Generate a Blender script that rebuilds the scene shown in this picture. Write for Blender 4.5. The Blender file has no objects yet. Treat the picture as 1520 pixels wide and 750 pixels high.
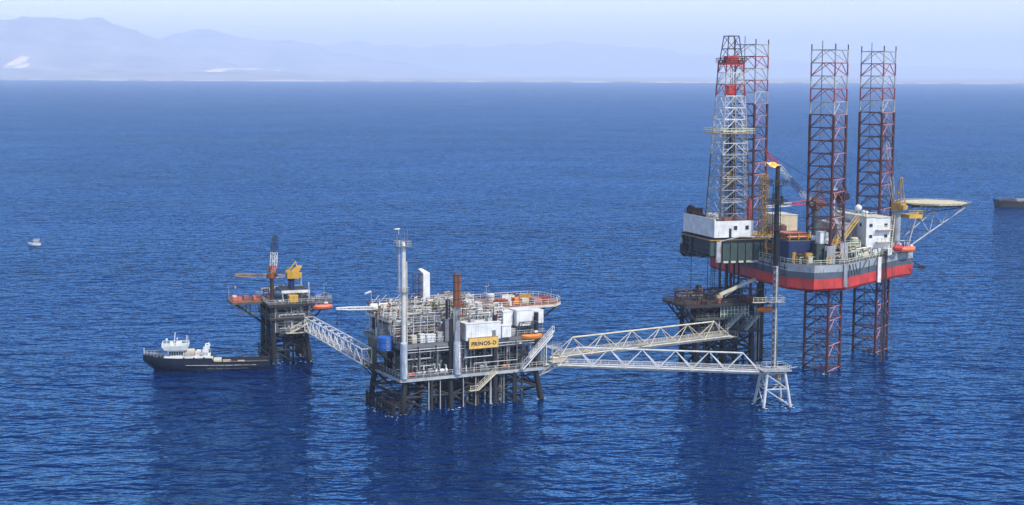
import bpy, math, random
from mathutils import Vector, Matrix, noise
R = math.radians
rnd = random.Random(7)
scene = bpy.context.scene
COL = scene.collection

# ------------------------------------------------------------------ materials
def nt(name):
    m = bpy.data.materials.new(name); m.use_nodes = True
    t = m.node_tree; t.nodes.clear()
    o = t.nodes.new('ShaderNodeOutputMaterial'); b = t.nodes.new('ShaderNodeBsdfPrincipled')
    t.links.new(b.outputs[0], o.inputs[0])
    return m, t, b, o

def ramp(t, src, a, b):
    r = t.nodes.new('ShaderNodeMapRange'); r.inputs[1].default_value = a; r.inputs[2].default_value = b
    r.clamp = True
    t.links.new(src, r.inputs[0]); return r.outputs[0]

def mix(t, fac, c1, c2):
    m = t.nodes.new('ShaderNodeMix'); m.data_type = 'RGBA'
    for i, s in ((0, fac), (6, c1), (7, c2)):
        if isinstance(s, (tuple, list)): m.inputs[i].default_value = (*s[:3], 1)
        elif isinstance(s, (int, float)): m.inputs[i].default_value = s
        else: t.links.new(s, m.inputs[i])
    return m.outputs[2]

def noi(t, scale, stretch=(1, 1, 1), detail=3, rough=.6, coord='Object'):
    tc = t.nodes.new('ShaderNodeTexCoord'); mp = t.nodes.new('ShaderNodeMapping')
    mp.inputs['Scale'].default_value = stretch
    n = t.nodes.new('ShaderNodeTexNoise'); n.inputs['Scale'].default_value = scale
    n.inputs['Detail'].default_value = detail; n.inputs['Roughness'].default_value = rough
    t.links.new(tc.outputs[coord], mp.inputs[0]); t.links.new(mp.outputs[0], n.inputs[0])
    return n.outputs[0]

MATS = {}
def paint(name, col, rough=.5, rust=.25, var=.35, rustcol=(.13, .05, .022), scale=.5, metal=0.0):
    m, t, b, o = nt(name)
    dark = tuple(c * (1 - var) for c in col)
    c = mix(t, ramp(t, noi(t, scale, detail=5), .35, .7), dark, col)
    if rust > 0:
        lim = .72 - .3 * rust
        s1 = ramp(t, noi(t, 1.3, (1, 1, .16), 4), lim, lim + .12)
        c = mix(t, s1, c, rustcol)
    t.links.new(c, b.inputs['Base Color'])
    b.inputs['Roughness'].default_value = rough; b.inputs['Metallic'].default_value = metal
    bm = t.nodes.new('ShaderNodeBump'); bm.inputs['Strength'].default_value = .25; bm.inputs['Distance'].default_value = .03
    t.links.new(noi(t, 3, detail=4), bm.inputs['Height']); t.links.new(bm.outputs[0], b.inputs['Normal'])
    MATS[name] = m
    return m
paint('white', (.70, .69, .65), .5, .24, .32)
paint('clean_white', (.74, .74, .72), .5, .38, .3, (.42, .38, .33))
paint('cream', (.62, .56, .42), .5, .22, .3)
paint('pale_grey', (.40, .41, .41), .55, .32, .4)
paint('grey', (.17, .18, .19), .6, .34, .45)
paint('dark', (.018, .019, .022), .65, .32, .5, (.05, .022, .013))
paint('derrick_steel', (.10, .105, .11), .6, .35, .4)
paint('faded_red', (.34, .055, .045), .6, .3, .4)
paint('leg_dark', (.013, .012, .013), .7, .35, .5, (.04, .018, .012))
paint('black', (.012, .013, .016), .5, .05, .4)
paint('brown', (.06, .032, .022), .7, .4, .5)
paint('rust', (.22, .075, .03), .8, .4, .5, (.09, .035, .02))
paint('red', (.55, .035, .025), .45, .10, .3)
paint('antifoul', (.60, .040, .028), .55, .62, .4, (.17, .045, .03), scale=.25)
paint('maroon', (.075, .016, .018), .6, .35, .45, (.03, .012, .01))
paint('pink', (.48, .20, .19), .55, .2, .35)
paint('orange', (.72, .21, .02), .45, .08, .25)
paint('coral', (.72, .16, .07), .45, .08, .25)
paint('yellow', (.62, .36, .035), .5, .22, .3)
paint('ochre', (.46, .26, .045), .6, .3, .4)
paint('sign_yellow', (.72, .45, .12), .55, .45, .3, (.45, .25, .09))
paint('navy', (.008, .022, .095), .45, .05, .4)
paint('blue', (.015, .11, .42), .45, .05, .25)
paint('green', (.045, .075, .068), .6, .25, .4)
paint('olive', (.085, .085, .05), .7, .3, .4)
paint('slate', (.075, .098, .125), .55, .45, .4, scale=.25)
paint('slate_light', (.33, .36, .39), .55, .6, .4, (.16, .11, .08), scale=.25)
paint('weather', (.34, .40, .47), .5, .62, .4, (.68, .66, .62), scale=.4)
paint('redbrown', (.30, .13, .09), .8, .3, .4)
paint('tan', (.50, .36, .22), .7, .2, .35)
paint('steel_deck', (.11, .105, .10), .7, .4, .45)
paint('galv', (.52, .53, .53), .5, .22, .35)
paint('helipad', (.54, .48, .28), .7, .1, .25)
paint('pale_green', (.55, .60, .45), .5, .2, .3)
m, t, b, o = nt('glass'); b.inputs['Base Color'].default_value = (.02, .03, .035, 1); b.inputs['Roughness'].default_value = .08; MATS['glass'] = m
m, t, b, o = nt('flame'); t.nodes.remove(b); e = t.nodes.new('ShaderNodeEmission')
c = mix(t, ramp(t, noi(t, .9, detail=3), .35, .65), (1, .22, .03), (1, .55, .2))
t.links.new(c, e.inputs[0]); e.inputs[1].default_value = 1.3; t.links.new(e.outputs[0], o.inputs[0]); MATS['flame'] = m

# ------------------------------------------------------------------ mesh helpers
class MB:
    def __init__(s): s.v = []; s.f = []; s.m = []; s.cur = 0
    def add(s, vs, fs, mats=None):
        n = len(s.v); s.v += [tuple(p) for p in vs]
        for i, f in enumerate(fs):
            s.f.append([n + k for k in f]); s.m.append(mats[i] if mats else s.cur)
        return s
    def bx(s, x0, y0, z0, x1, y1, z1):
        return s.add([(x0, y0, z0), (x1, y0, z0), (x1, y1, z0), (x0, y1, z0), (x0, y0, z1), (x1, y0, z1), (x1, y1, z1), (x0, y1, z1)],
                     [(0, 3, 2, 1), (4, 5, 6, 7), (0, 1, 5, 4), (1, 2, 6, 5), (2, 3, 7, 6), (3, 0, 4, 7)])
    def bar(s, p, q, r, n=6, r2=None):
        p = Vector(p); q = Vector(q); d = q - p
        if d.length < 1e-6: return s
        r2 = r if r2 is None else r2
        d.normalize(); a = d.orthogonal().normalized() if abs(d.z) < .99 else Vector((1, 0, 0)); b = d.cross(a)
        vs = []
        for c, rr in ((p, r), (q, r2)):
            for k in range(n):
                an = 2 * math.pi * (k + .5) / n
                vs.append(c + a * math.cos(an) * rr + b * math.sin(an) * rr)
        fs = [(k, (k + 1) % n, n + (k + 1) % n, n + k) for k in range(n)]
        fs += [tuple(range(n - 1, -1, -1)), tuple(range(n, 2 * n))]
        return s.add(vs, fs)
    def beam(s, p, q, w, h):
        p = Vector(p); q = Vector(q); d = (q - p).normalized()
        side = d.cross(Vector((0, 0, 1)))
        side = side.normalized() if side.length > .01 else Vector((1, 0, 0))
        up = side.cross(d)
        vs = [c + side * a * w / 2 + up * b * h / 2 for c in (p, q) for a, b in ((-1, -1), (1, -1), (1, 1), (-1, 1))]
        return s.add(vs, [(0, 1, 5, 4), (1, 2, 6, 5), (2, 3, 7, 6), (3, 0, 4, 7), (3, 2, 1, 0), (4, 5, 6, 7)])
    def pipe(s, pts, r, n=6):
        for p, q in zip(pts, pts[1:]):
            d = (Vector(q) - Vector(p))
            if d.length < 1e-5: continue
            d = d.normalized() * r * .7
            s.bar(Vector(p) - d, Vector(q) + d, r, n)
        return s
    def prism(s, poly, z0, z1):
        n = len(poly)
        vs = [(x, y, z0) for x, y in poly] + [(x, y, z1) for x, y in poly]
        return s.add(vs, [tuple(range(n - 1, -1, -1)), tuple(range(n, 2 * n))] + [(k, (k + 1) % n, n + (k + 1) % n, n + k) for k in range(n)])
    def loft(s, rings, mats=None, caps=(1, 1)):
        n = len(rings[0]); vs = [p for r in rings for p in r]; fs = []; ms = []
        for i in range(len(rings) - 1):
            for k in range(n):
                fs.append((i * n + k, i * n + (k + 1) % n, (i + 1) * n + (k + 1) % n, (i + 1) * n + k)); ms.append(mats[i] if mats else s.cur)
        if caps[0]: fs.append(tuple(range(n - 1, -1, -1))); ms.append(mats[0] if mats else s.cur)
        if caps[1]: fs.append(tuple((len(rings) - 1) * n + k for k in range(n))); ms.append(mats[-1] if mats else s.cur)
        return s.add(vs, fs, ms)
    def lathe(s, o, ax, prof, n=14):
        o = Vector(o); d = Vector(ax).normalized()
        a = d.orthogonal().normalized() if abs(d.z) < .99 else Vector((1, 0, 0)); b = d.cross(a)
        rings = [[o + d * t + (a * math.cos(2 * math.pi * k / n) + b * math.sin(2 * math.pi * k / n)) * max(r, .002) for k in range(n)] for t, r in prof]
        return s.loft(rings)
    def rail(s, pts, h=1.1, r=.055, sp=1.9, closed=False):
        pts = [Vector(p) for p in pts]
        if closed: pts = pts + [pts[0]]
        up = Vector((0, 0, 1))
        for p, q in zip(pts, pts[1:]):
            L = (q - p).length; n = max(1, round(L / sp))
            for k in range(n + 1):
                c = p.lerp(q, k / n); s.bar(c, c + up * h, r, 4)
            s.bar(p + up * h, q + up * h, r, 4); s.bar(p + up * h * .55, q + up * h * .55, r * .8, 4)
        return s
    def ladder(s, p, q, w=.5, r=.04, cage=True):
        p = Vector(p); q = Vector(q); a = Vector((w / 2, 0, 0))
        s.bar(p - a, q - a, r, 4); s.bar(p + a, q + a, r, 4)
        n = int((q - p).length / .8)
        for k in range(n):
            c = p.lerp(q, k / max(n, 1)); s.bar(c - a, c + a, r * .8, 4)
        return s
    def build(s, name, mats, parent=None, loc=(0, 0, 0), rz=0.0, smooth=35):
        me = bpy.data.meshes.new(name); me.from_pydata(s.v, [], s.f)
        if isinstance(mats, str): mats = [mats]
        for x in mats: me.materials.append(MATS[x])
        if len(mats) > 1: me.polygons.foreach_set('material_index', s.m)
        me.validate(); me.update()
        if smooth:
            me.shade_smooth(); me.set_sharp_from_angle(angle=R(smooth))
        o = bpy.data.objects.new(name, me); COL.objects.link(o)
        o.location = loc; o.rotation_euler = (0, 0, rz)
        if parent is not None: o.parent = parent
        return o

def tag(o, label=None, cat=None, group=None, kind=None):
    for k, v in (('label', label), ('category', cat), ('group', group), ('kind', kind)):
        if v: o[k] = v
    return o

class Frame:
    def __init__(s, x, y, deg, z=0): s.o = Vector((x, y, z)); s.a = R(deg)
    def pt(s, x, y, z=0):
        c, n = math.cos(s.a), math.sin(s.a)
        return Vector((s.o.x + c * x - n * y, s.o.y + n * x + c * y, s.o.z + z))
    def inv(s, p):
        c, n = math.cos(s.a), math.sin(s.a); dx, dy = p[0] - s.o.x, p[1] - s.o.y
        return Vector((c * dx + n * dy, -n * dx + c * dy, p[2] - s.o.z))

def T(name, label, cat, fr, x=0, y=0, z=0, rz=0, group=None):
    o = bpy.data.objects.new(name, None); COL.objects.link(o); o.empty_display_size = .5
    o.location = fr.pt(x, y, z); o.rotation_euler = (0, 0, fr.a + R(rz))
    return tag(o, label, cat, group)

W = Frame(0, 0, 0)
DF = Frame(-25.4, 349, 26.5)      # main process platform
SF = Frame(-64, 411, 20)          # small platform on the left
PF = Frame(49.0, 411, 20)         # dark platform under the drilling rig
RF = Frame(64.3, 421.6, 18)       # drilling rig
FF = Frame(61.8, 360.5, 10)       # flare tower

# ------------------------------------------------------------------ generic things
def lattice(mb, P, Q, bays, r, flip=True, cross=False):
    """bracing between two polylines given as endpoints P=(p0,p1) Q=(q0,q1)"""
    p0, p1 = Vector(P[0]), Vector(P[1]); q0, q1 = Vector(Q[0]), Vector(Q[1])
    for i in range(bays):
        a, b = p0.lerp(p1, i / bays), p0.lerp(p1, (i + 1) / bays)
        c, d = q0.lerp(q1, i / bays), q0.lerp(q1, (i + 1) / bays)
        mb.bar(b, d, r, 4)
        if cross: mb.bar(a, d, r, 4); mb.bar(c, b, r, 4)
        elif (i % 2) ^ (not flip): mb.bar(a, d, r, 4)
        else: mb.bar(c, b, r, 4)
    return mb

def boom(mb, p, q, w, h, bays, rc=.13, rb=.07, cols=None, tipw=.35):
    """box lattice boom from p to q; cols: list of (until fraction, slot)"""
    p = Vector(p); q = Vector(q); d = (q - p).normalized(); side = d.cross(Vector((0, 0, 1)))
    side = side.normalized() if side.length > .05 else Vector((1, 0, 0)); up = side.cross(d)
    def ring(t):
        k = min(1, .35 + 3.5 * t) if t < .2 else (1 if t < .72 else 1 - (t - .72) / .28 * (1 - tipw))
        c = p.lerp(q, t)
        return [c + side * a * w * k / 2 + up * b * h * k / 2 for a, b in ((-1, -1), (1, -1), (1, 1), (-1, 1))]
    for i in range(bays):
        t0, t1 = i / bays, (i + 1) / bays
        if cols: mb.cur = next(sl for u, sl in cols if t0 < u)
        A, B = ring(t0), ring(t1)
        for k in range(4):
            mb.bar(A[k], B[k], rc, 5); mb.bar(B[k], B[(k + 1) % 4], rb, 4)
            if (i + k) % 2: mb.bar(A[k], B[(k + 1) % 4], rb, 4)
            else: mb.bar(A[(k + 1) % 4], B[k], rb, 4)
    return mb

def stair(mb, p, q, w=.9, vertical_side=(0, 1, 0)):
    p = Vector(p); q = Vector(q); s = Vector(vertical_side).normalized() * w / 2
    for k in (-1, 1):
        mb.beam(p + s * k, q + s * k, .1, .3)
        mb.bar(p + s * k + Vector((0, 0, 1.1)), q + s * k + Vector((0, 0, 1.1)), .06, 4)
        for i in range(6):
            c = p.lerp(q, i / 5) + s * k; mb.bar(c, c + Vector((0, 0, 1.1)), .05, 4)
    n = int(abs(q.z - p.z) / .3)
    for i in range(1, n):
        c = p.lerp(q, i / n); mb.beam(c - s, c + s, .26, .05)
    return mb

def vessel(label, fr, x, y, z, L, r, mat='white', rz=0, cat='vessel', saddle='grey', nozzles=3):
    t = T('pressure_vessel', label, cat, fr, x, y, z, rz)
    MB().lathe((-L / 2, 0, r + .5), (1, 0, 0), [(-.55 * r, 0), (-.48 * r, .4 * r), (-.3 * r, .75 * r), (0, r), (L, r), (L + .3 * r, .75 * r), (L + .48 * r, .4 * r), (L + .55 * r, 0)], 18).build('shell', mat, t)
    for sx in (-.32, .32): MB().bx(sx * L - .15, -r * .8, .01, sx * L + .15, r * .8, r * .9 + .5).build('saddle', saddle, t)
    for k in range(nozzles):
        xx = (k + .5) / nozzles * L - L / 2
        MB().bar((xx, 0, 2 * r + .4), (xx, 0, 2 * r + 1.0), .16, 8).bar((xx, 0, 2 * r + .9), (xx, 0, 2 * r + 1.02), .27, 8).build('nozzle', saddle, t)
    return t

def tank(label, fr, x, y, z, r, h, mat='white', cat='tank', name='storage_tank', rail=False, band=None):
    t = T(name, label, cat, fr, x, y, z)
    MB().lathe((0, 0, .02), (0, 0, 1), [(0, r), (h, r), (h + r * .16, r * .72), (h + r * .24, 0)], 22).build('shell', mat, t)
    MB().lathe((0, 0, 0), (0, 0, 1), [(.3, r + .04), (.42, r + .04)], 22).lathe((0, 0, 0), (0, 0, 1), [(h * .6, r + .04), (h * .6 + .12, r + .04)], 22).build('hoop', band or 'grey', t)
    MB().bar((0, 0, h + r * .2), (0, 0, h + r * .2 + .5), .14, 8).build('vent', 'grey', t)
    MB().ladder((0, -r - .12, .1), (0, -r - .12, h)).build('ladder', 'galv', t)
    if rail:
        MB().rail([(r * .93 * math.cos(k * math.pi / 5), r * .93 * math.sin(k * math.pi / 5), h) for k in range(10)], 1, .04, 3, True).build('railing', 'galv', t)
    return t

def module(label, fr, x, y, z, lx, ly, h, mat='clean_white', name='equipment_module', cat='module', rz=0, door=True, stilts=0, rib=True, roofmat=None, units=0, windows=()):
    t = T(name, label, cat, fr, x, y, z, rz)
    mb = MB().bx(0, 0, stilts, lx, ly, stilts + h)
    if rib:
        n = max(2, int(lx / .6))
        for k in range(n):
            a = lx * (k + .3) / n; mb.bx(a, -.05, stilts + .15, a + lx / n * .4, .0, stilts + h - .15)
        n = max(2, int(ly / .6))
        for k in range(n):
            a = ly * (k + .3) / n; mb.bx(lx, a, stilts + .15, lx + .05, a + ly / n * .4, stilts + h - .15); mb.bx(-.05, a, stilts + .15, 0, a + ly / n * .4, stilts + h - .15)
    mb.build('wall', mat, t, smooth=0)
    MB().bx(-.12, -.12, stilts + h, lx + .12, ly + .12, stilts + h + .14).build('roof', roofmat or mat, t, smooth=0)
    if door:
        d = MB().bx(lx * .8 - .45, -.1, stilts + .1, lx * .8 + .45, -.052, stilts + min(h - .2, 2.1)).build('door', 'grey', t, smooth=0)
        MB().bar((lx * .8 + .3, -.11, stilts + 1.05), (lx * .8 + .3, -.16, stilts + 1.05), .05, 6).build('handle', 'dark', d)
    for (wx, wz) in windows:
        w = MB().bx(wx - .55, -.09, stilts + wz - .45, wx + .55, -.052, stilts + wz + .45).build('window', 'grey', t, smooth=0)
        MB().bx(wx - .42, -.12, stilts + wz - .33, wx + .42, -.092, stilts + wz + .33).build('pane', 'glass', w, smooth=0)
    for k in range(units):
        a = lx * (k + .5) / units
        u = MB().bx(a - .5, ly * .3, stilts + h + .14, a + .5, ly * .7, stilts + h + .95).build('air_unit', 'pale_grey', t, smooth=0)
        MB().lathe((a, ly * .5, stilts + h + .95), (0, 0, 1), [(0, .38), (.1, .38)], 12).build('fan', 'dark', u)
    if stilts > 0:
        for a in (.2, lx - .2):
            for b_ in (.2, ly - .2): MB().bx(a - .12, b_ - .12, 0, a + .12, b_ + .12, stilts).build('leg', 'grey', t, smooth=0)
    return t

def container(label, fr, x, y, z, lx, ly, h, mat, rz=0, group=None):
    t = T('cargo_container', label, 'container', fr, x, y, z, rz, group)
    mb = MB().bx(0, 0, .12, lx, ly, h)
    n = max(3, int(lx / .35))
    for k in range(n):
        a = lx * (k + .25) / n; mb.bx(a, -.05, .25, a + lx / n * .5, 0, h - .15); mb.bx(a, ly, .25, a + lx / n * .5, ly + .05, h - .15)
    mb.build('body', mat, t, smooth=0)
    f = MB()
    for a in (-.06, lx - .06):
        for c in (-.06, ly - .06): f.bx(a, c, 0, a + .12, c + .12, h + .06)
    f.build('frame', 'dark' if mat != 'white' else 'grey', t, smooth=0)
    MB().bx(lx + .002, ly * .08, .2, lx + .06, ly * .48, h - .1).build('door', mat, t, smooth=0)
    MB().bx(lx + .002, ly * .52, .2, lx + .06, ly * .92, h - .1).build('door', mat, t, smooth=0)
    return t

def skid(label, fr, x, y, z, mat='white', rz=0, L=2.6, name='pump_skid', s=1.0):
    t = T(name, label, 'pump', fr, x, y, z, rz); t.scale = (s, s, s)
    MB().bx(0, 0, 0, L, 1.2, .25).build('base', 'grey', t, smooth=0)
    MB().lathe((.2, .6, .85), (1, 0, 0), [(0, .3), (.05, .45), (1.0, .45), (1.05, .35), (1.15, .35)], 12).build('motor', mat, t)
    MB().lathe((1.55, .6, .85), (1, 0, 0), [(0, .2), (.1, .55), (.5, .55), (.6, .3)], 12).build('pump_casing', mat, t)
    MB().pipe([(1.85, .6, 1.2), (1.85, .6, 2.0), (1.85, 1.4, 2.0)], .14, 8).build('outlet_pipe', mat, t)
    MB().bar((1.2, .6, .85), (1.6, .6, .85), .12, 8).build('shaft', 'dark', t)
    return t

def rack(label, fr, x, y, z, lx, ly, h, levels=3, npipe=8, frame='white', mats=('white', 'pale_grey', 'galv', 'cream'), rz=0, seed=1, r=(.09, .24), post=3.0):
    rg = random.Random(seed)
    t = T('pipe_rack', label, 'pipe rack', fr, x, y, z, rz)
    f = MB(); n = max(1, round(lx / post))
    for i in range(n + 1):
        a = lx * i / n
        for b_ in (0, ly): f.bx(a - .085, b_ - .085, 0, a + .085, b_ + .085, h)
        for k in range(1, levels + 1):
            zz = h * k / levels; f.bx(a - .07, -.09, zz - .17, a + .07, ly + .09, zz)
    for k in range(1, levels + 1):
        zz = h * k / levels
        for b_ in (0, ly): f.bx(-.1, b_ - .06, zz - .36, lx + .1, b_ + .06, zz - .2)
    for i in range(n):
        if rg.random() < .6:
            a, c = lx * i / n, lx * (i + 1) / n; f.bar((a, 0, 0), (c, 0, h / levels), .06, 4); f.bar((a, 0, h / levels), (c, 0, 2 * h / levels), .06, 4)
    for k in range(1, levels + 1):
        zz = h * k / levels; f.bar((-.1, -.1, zz + 1.0), (lx + .1, -.1, zz + 1.0), .045, 4).bar((-.1, -.1, zz + .5), (lx + .1, -.1, zz + .5), .035, 4)
    for i in range(n + 1): f.bar((lx * i / n, -.1, h), (lx * i / n, -.1, h + 1.0), .05, 4)
    f.build('frame', frame, t, smooth=0)
    for i in range(npipe):
        k = rg.randint(1, levels); zz = h * k / levels + .25; yy = rg.uniform(.1, ly - .1); rr = rg.uniform(*r)
        x0 = rg.uniform(-.6, lx * .35); x1 = rg.uniform(lx * .6, lx + .8)
        pts = [(x0, yy, zz - rg.uniform(.8, h / levels * 1.2)), (x0, yy, zz), (x1, yy, zz)]
        q = rg.random()
        if q < .3: pts += [(x1, yy, min(zz + rg.uniform(.6, 2.0), h + 1.2))]
        elif q < .7: pts += [(x1, yy, max(zz - rg.uniform(1, 3.5), .1))]
        else: pts += [(x1, yy + rg.choice((-1, 1)) * rg.uniform(.6, 1.6), zz), (x1, pts[-1][1], max(zz - 1.5, .1))]
        if rg.random() < .4:
            xm = (x0 + x1) / 2; pts[2:3] = [(xm - .6, yy, zz), (xm - .6, yy, zz + .9), (xm + .6, yy, zz + .9), (xm + .6, yy, zz), (x1, yy, zz)]
        mb = MB().pipe(pts, rr, 7)
        xf = rg.uniform(x0, x1); mb.bar((xf, yy, zz), (xf + .18, yy, zz), rr * 1.7, 8)
        mb.build('pipe', rg.choice(mats), t)
    for i in range(npipe // 3):
        xv, yv = rg.uniform(0, lx), rg.uniform(-.3, ly * .4); zz = h * rg.randint(1, levels) / levels
        v = MB().bar((xv, yv, zz), (xv, yv, zz + .7), .16, 8).lathe((xv, yv, zz + .7), (0, 0, 1), [(0, .3), (.08, .3)], 10).bar((xv - .3, yv, zz + .2), (xv + .3, yv, zz + .2), .2, 8)
        v.build('valve', rg.choice(('faded_red', 'white', 'grey', 'rust', 'dark', 'ochre')), t)
    return t

def lifeboat(label, fr, x, y, z, mat='orange', rz=0, L=5.5, covered=True, scale_h=1.0):
    t = T('lifeboat', label, 'lifeboat', fr, x, y, z, rz)
    ns = 9; rings = []
    for i in range(ns):
        u = i / (ns - 1) * 2 - 1; k = max(.04, (1 - abs(u) ** 2.4)); w = L * .19 * k ** .6; sheer = .25 * u * u
        rings.append([(u * L / 2, -w, .95 + sheer), (u * L / 2 * .97, -w * .85, .45 + sheer * .6), (u * L / 2 * .9, -w * .3, .05 + .3 * u * u),
                      (u * L / 2 * .9, w * .3, .05 + .3 * u * u), (u * L / 2 * .97, w * .85, .45 + sheer * .6), (u * L / 2, w, .95 + sheer)])
    MB().loft(rings).build('hull', mat, t)
    rings = []
    for i in range(ns):
        u = (i / (ns - 1) * 2 - 1) * .94; k = max(.04, (1 - abs(u) ** 2.6)); w = L * .175 * k ** .6; s_ = .98 + .25 * u * u; hh = .85 * k ** .5 * scale_h
        rings.append([(u * L / 2, -w, s_), (u * L / 2, w, s_), (u * L / 2, w * .7, s_ + hh * .75), (u * L / 2, w * .2, s_ + hh), (u * L / 2, -w * .2, s_ + hh), (u * L / 2, -w * .7, s_ + hh * .75)])
    c = MB().loft(rings).build('canopy', mat, t)
    MB().bx(L * .12, -.35, 1.75, L * .28, .35, 2.15).build('hatch', 'white', c, smooth=0)
    for s_ in (-.3, .3): MB().bar((L * s_, 0, 1.5), (L * s_, 0, 3.0), .04, 4).build('fall_wire', 'dark', t)
    return t

def davit(label, fr, x, y, z, L=5, out=2.2, h=3.2, mat='grey', rz=0):
    t = T('lifeboat_davit', label, 'davit', fr, x, y, z, rz)
    for s_ in (-.3, .3):
        a = s_ * L
        MB().pipe([(a, 1.0, 0), (a, .6, h), (a, -out, h + .35)], .13, 6).bar((a, 0.8, h * .5), (a, -out * .5, h + .1), .08, 5).build('arm', mat, t)
    MB().bar((-.3 * L, .6, h), (.3 * L, .6, h), .1, 6).build('tie_bar', mat, t)
    MB().lathe((-.5, 1.0, .5), (1, 0, 0), [(0, .4), (.1, .4), (.12, .25), (.88, .25), (.9, .4), (1, .4)], 10).build('winch', mat, t)
    return t

def crane(label, fr, x, y, z, tip, ped_h=5, ped_r=.8, house='yellow', boomcols=('red', 'white', 'maroon'), cols=((1.1, 0),), bw=1.3, bays=14, frame_h=4.0, hook=True, ped='grey', foot_up=1.0, pendants=True, house_s=1.0, tall=0, rods=(.065, .035)):
    """pedestal crane; tip = world point of the boom tip"""
    base = fr.pt(x, y, z); tip = Vector(tip)
    ang = math.atan2(tip.y - base.y, tip.x - base.x)
    t = bpy.data.objects.new('pedestal_crane', None); COL.objects.link(t); t.location = base; t.rotation_euler = (0, 0, ang); tag(t, label, 'crane')
    lt = Frame(base.x, base.y, math.degrees(ang), base.z).inv(tip)
    MB().lathe((0, 0, 0), (0, 0, 1), [(0, ped_r), (ped_h - .6, ped_r), (ped_h - .2, ped_r * 1.35), (ped_h, ped_r * 1.35)], 14).build('pedestal', ped, t)
    S = house_s
    h = MB().bx(-2.2 * S, -1.2 * S, ped_h + .05, 1.0 * S, 1.2 * S, ped_h + 2.0 * S).bx(-2.9 * S, -1.0 * S, ped_h + .3, -2.205 * S, 1.0 * S, ped_h + 1.5 * S)
    if tall: h.loft([[(-2.2 * S, -1.1 * S, ped_h + 2.01 * S), (.2 * S, -1.1 * S, ped_h + 2.01 * S), (.2 * S, 1.1 * S, ped_h + 2.01 * S), (-2.2 * S, 1.1 * S, ped_h + 2.01 * S)], [(-3.0 * S, -.9 * S, ped_h + 2 * S + tall), (-1.6 * S, -.9 * S, ped_h + 2 * S + tall), (-1.6 * S, .9 * S, ped_h + 2 * S + tall), (-3.0 * S, .9 * S, ped_h + 2 * S + tall)]])
    hb = h.build('machinery_house', house, t, smooth=0)
    MB().rail([(-2.1 * S, -1.1 * S, ped_h + 2 * S), (.9 * S, -1.1 * S, ped_h + 2 * S)], 1, .05, 1).build('railing', 'yellow', hb)
    cab = MB().bx(.1 * S, -2.2 * S, ped_h + .3, 1.5 * S, -1.22 * S, ped_h + 2.1 * S).build('cab', house, t, smooth=0)
    MB().bx(1.5 * S, -2.1 * S, ped_h + .9 * S, 1.54 * S, -1.3 * S, ped_h + 1.95 * S).bx(.3 * S, -2.24 * S, ped_h + .9 * S, 1.4 * S, -2.202 * S, ped_h + 1.95 * S).build('window', 'glass', cab, smooth=0)
    top = Vector((-1.2 * S, 0, ped_h + 2 * S + frame_h)); fz = ped_h + 2 * S
    a = MB()
    for s_ in (-.8, .8):
        a.bar((.7 * S, s_ * S, fz), top + Vector((0, s_ * .4, 0)), .14, 6); a.bar((-2.0 * S, s_ * S, fz), top + Vector((0, s_ * .4, 0)), .11, 6)
        a.bar((-.3 * S, s_ * S, fz), (-1.6 * S, s_ * .7 * S, fz + frame_h * .5), .07, 4)
    a.bar(top + Vector((0, -.5, 0)), top + Vector((0, .5, 0)), .16, 6); a.bar((-.6 * S, -.6 * S, fz + frame_h * .4), (-.6 * S, .6 * S, fz + frame_h * .4), .1, 5)
    a.build('gantry_frame', house, t)
    foot = Vector((1.0 * S, 0, ped_h + foot_up))
    boom(MB(), foot, lt, bw * .8, bw * .7, bays, rods[0], rods[1], cols, .55).build('boom', list(boomcols), t, smooth=0)
    if pendants:
        w = MB()
        for s_ in (-.35, .35): w.bar(top + Vector((0, s_, 0)), lt + Vector((0, s_ * .6, .1)), .035, 4)
        w.build('pendant_wire', 'dark', t)
    if hook:
        hb = MB().bar(lt, lt - Vector((0, 0, 3.0)), .04, 4).build('hoist_rope', 'dark', t)
        MB().lathe(lt - Vector((0, 0, 3.9)), (0, 0, 1), [(0, .06), (.25, .2), (.7, .25), (.9, .08)], 8).build('hook_block', 'yellow', hb)
    return t

def stack_clutter(): pass

def mast(label, fr, x, y, z, h, r=.08, mat='pale_grey', cat='mast', name='antenna_mast', arms=2):
    t = T(name, label, cat, fr, x, y, z)
    MB().bar((0, 0, 0), (0, 0, h), r, 6, r * .5).build('pole', mat, t)
    MB().bx(-.25, -.25, 0, .25, .25, .12).build('base', 'grey', t, smooth=0)
    for k in range(arms):
        zz = h * (.95 - .22 * k); MB().bar((-.6, 0, zz), (.6, 0, zz), r * .5, 4).bar((.6, 0, zz), (.6, 0, zz + .6), r * .4, 4).build('aerial', mat, t)
    return t

def drums(label, fr, x, y, z, mat):
    t = T('oil_drum', label, 'drum', fr, x, y, z)
    MB().lathe((0, 0, 0), (0, 0, 1), [(0, .4), (.35, .4), (.37, .43), (.4, .4), (.75, .4), (.77, .43), (.8, .4), (1.15, .4), (1.15, .36), (1.12, .36), (1.12, 0)], 12).build('barrel', mat, t)
    MB().bar((.2, 0, 1.12), (.2, 0, 1.18), .05, 6).build('bung', 'dark', t)
    return t

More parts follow.
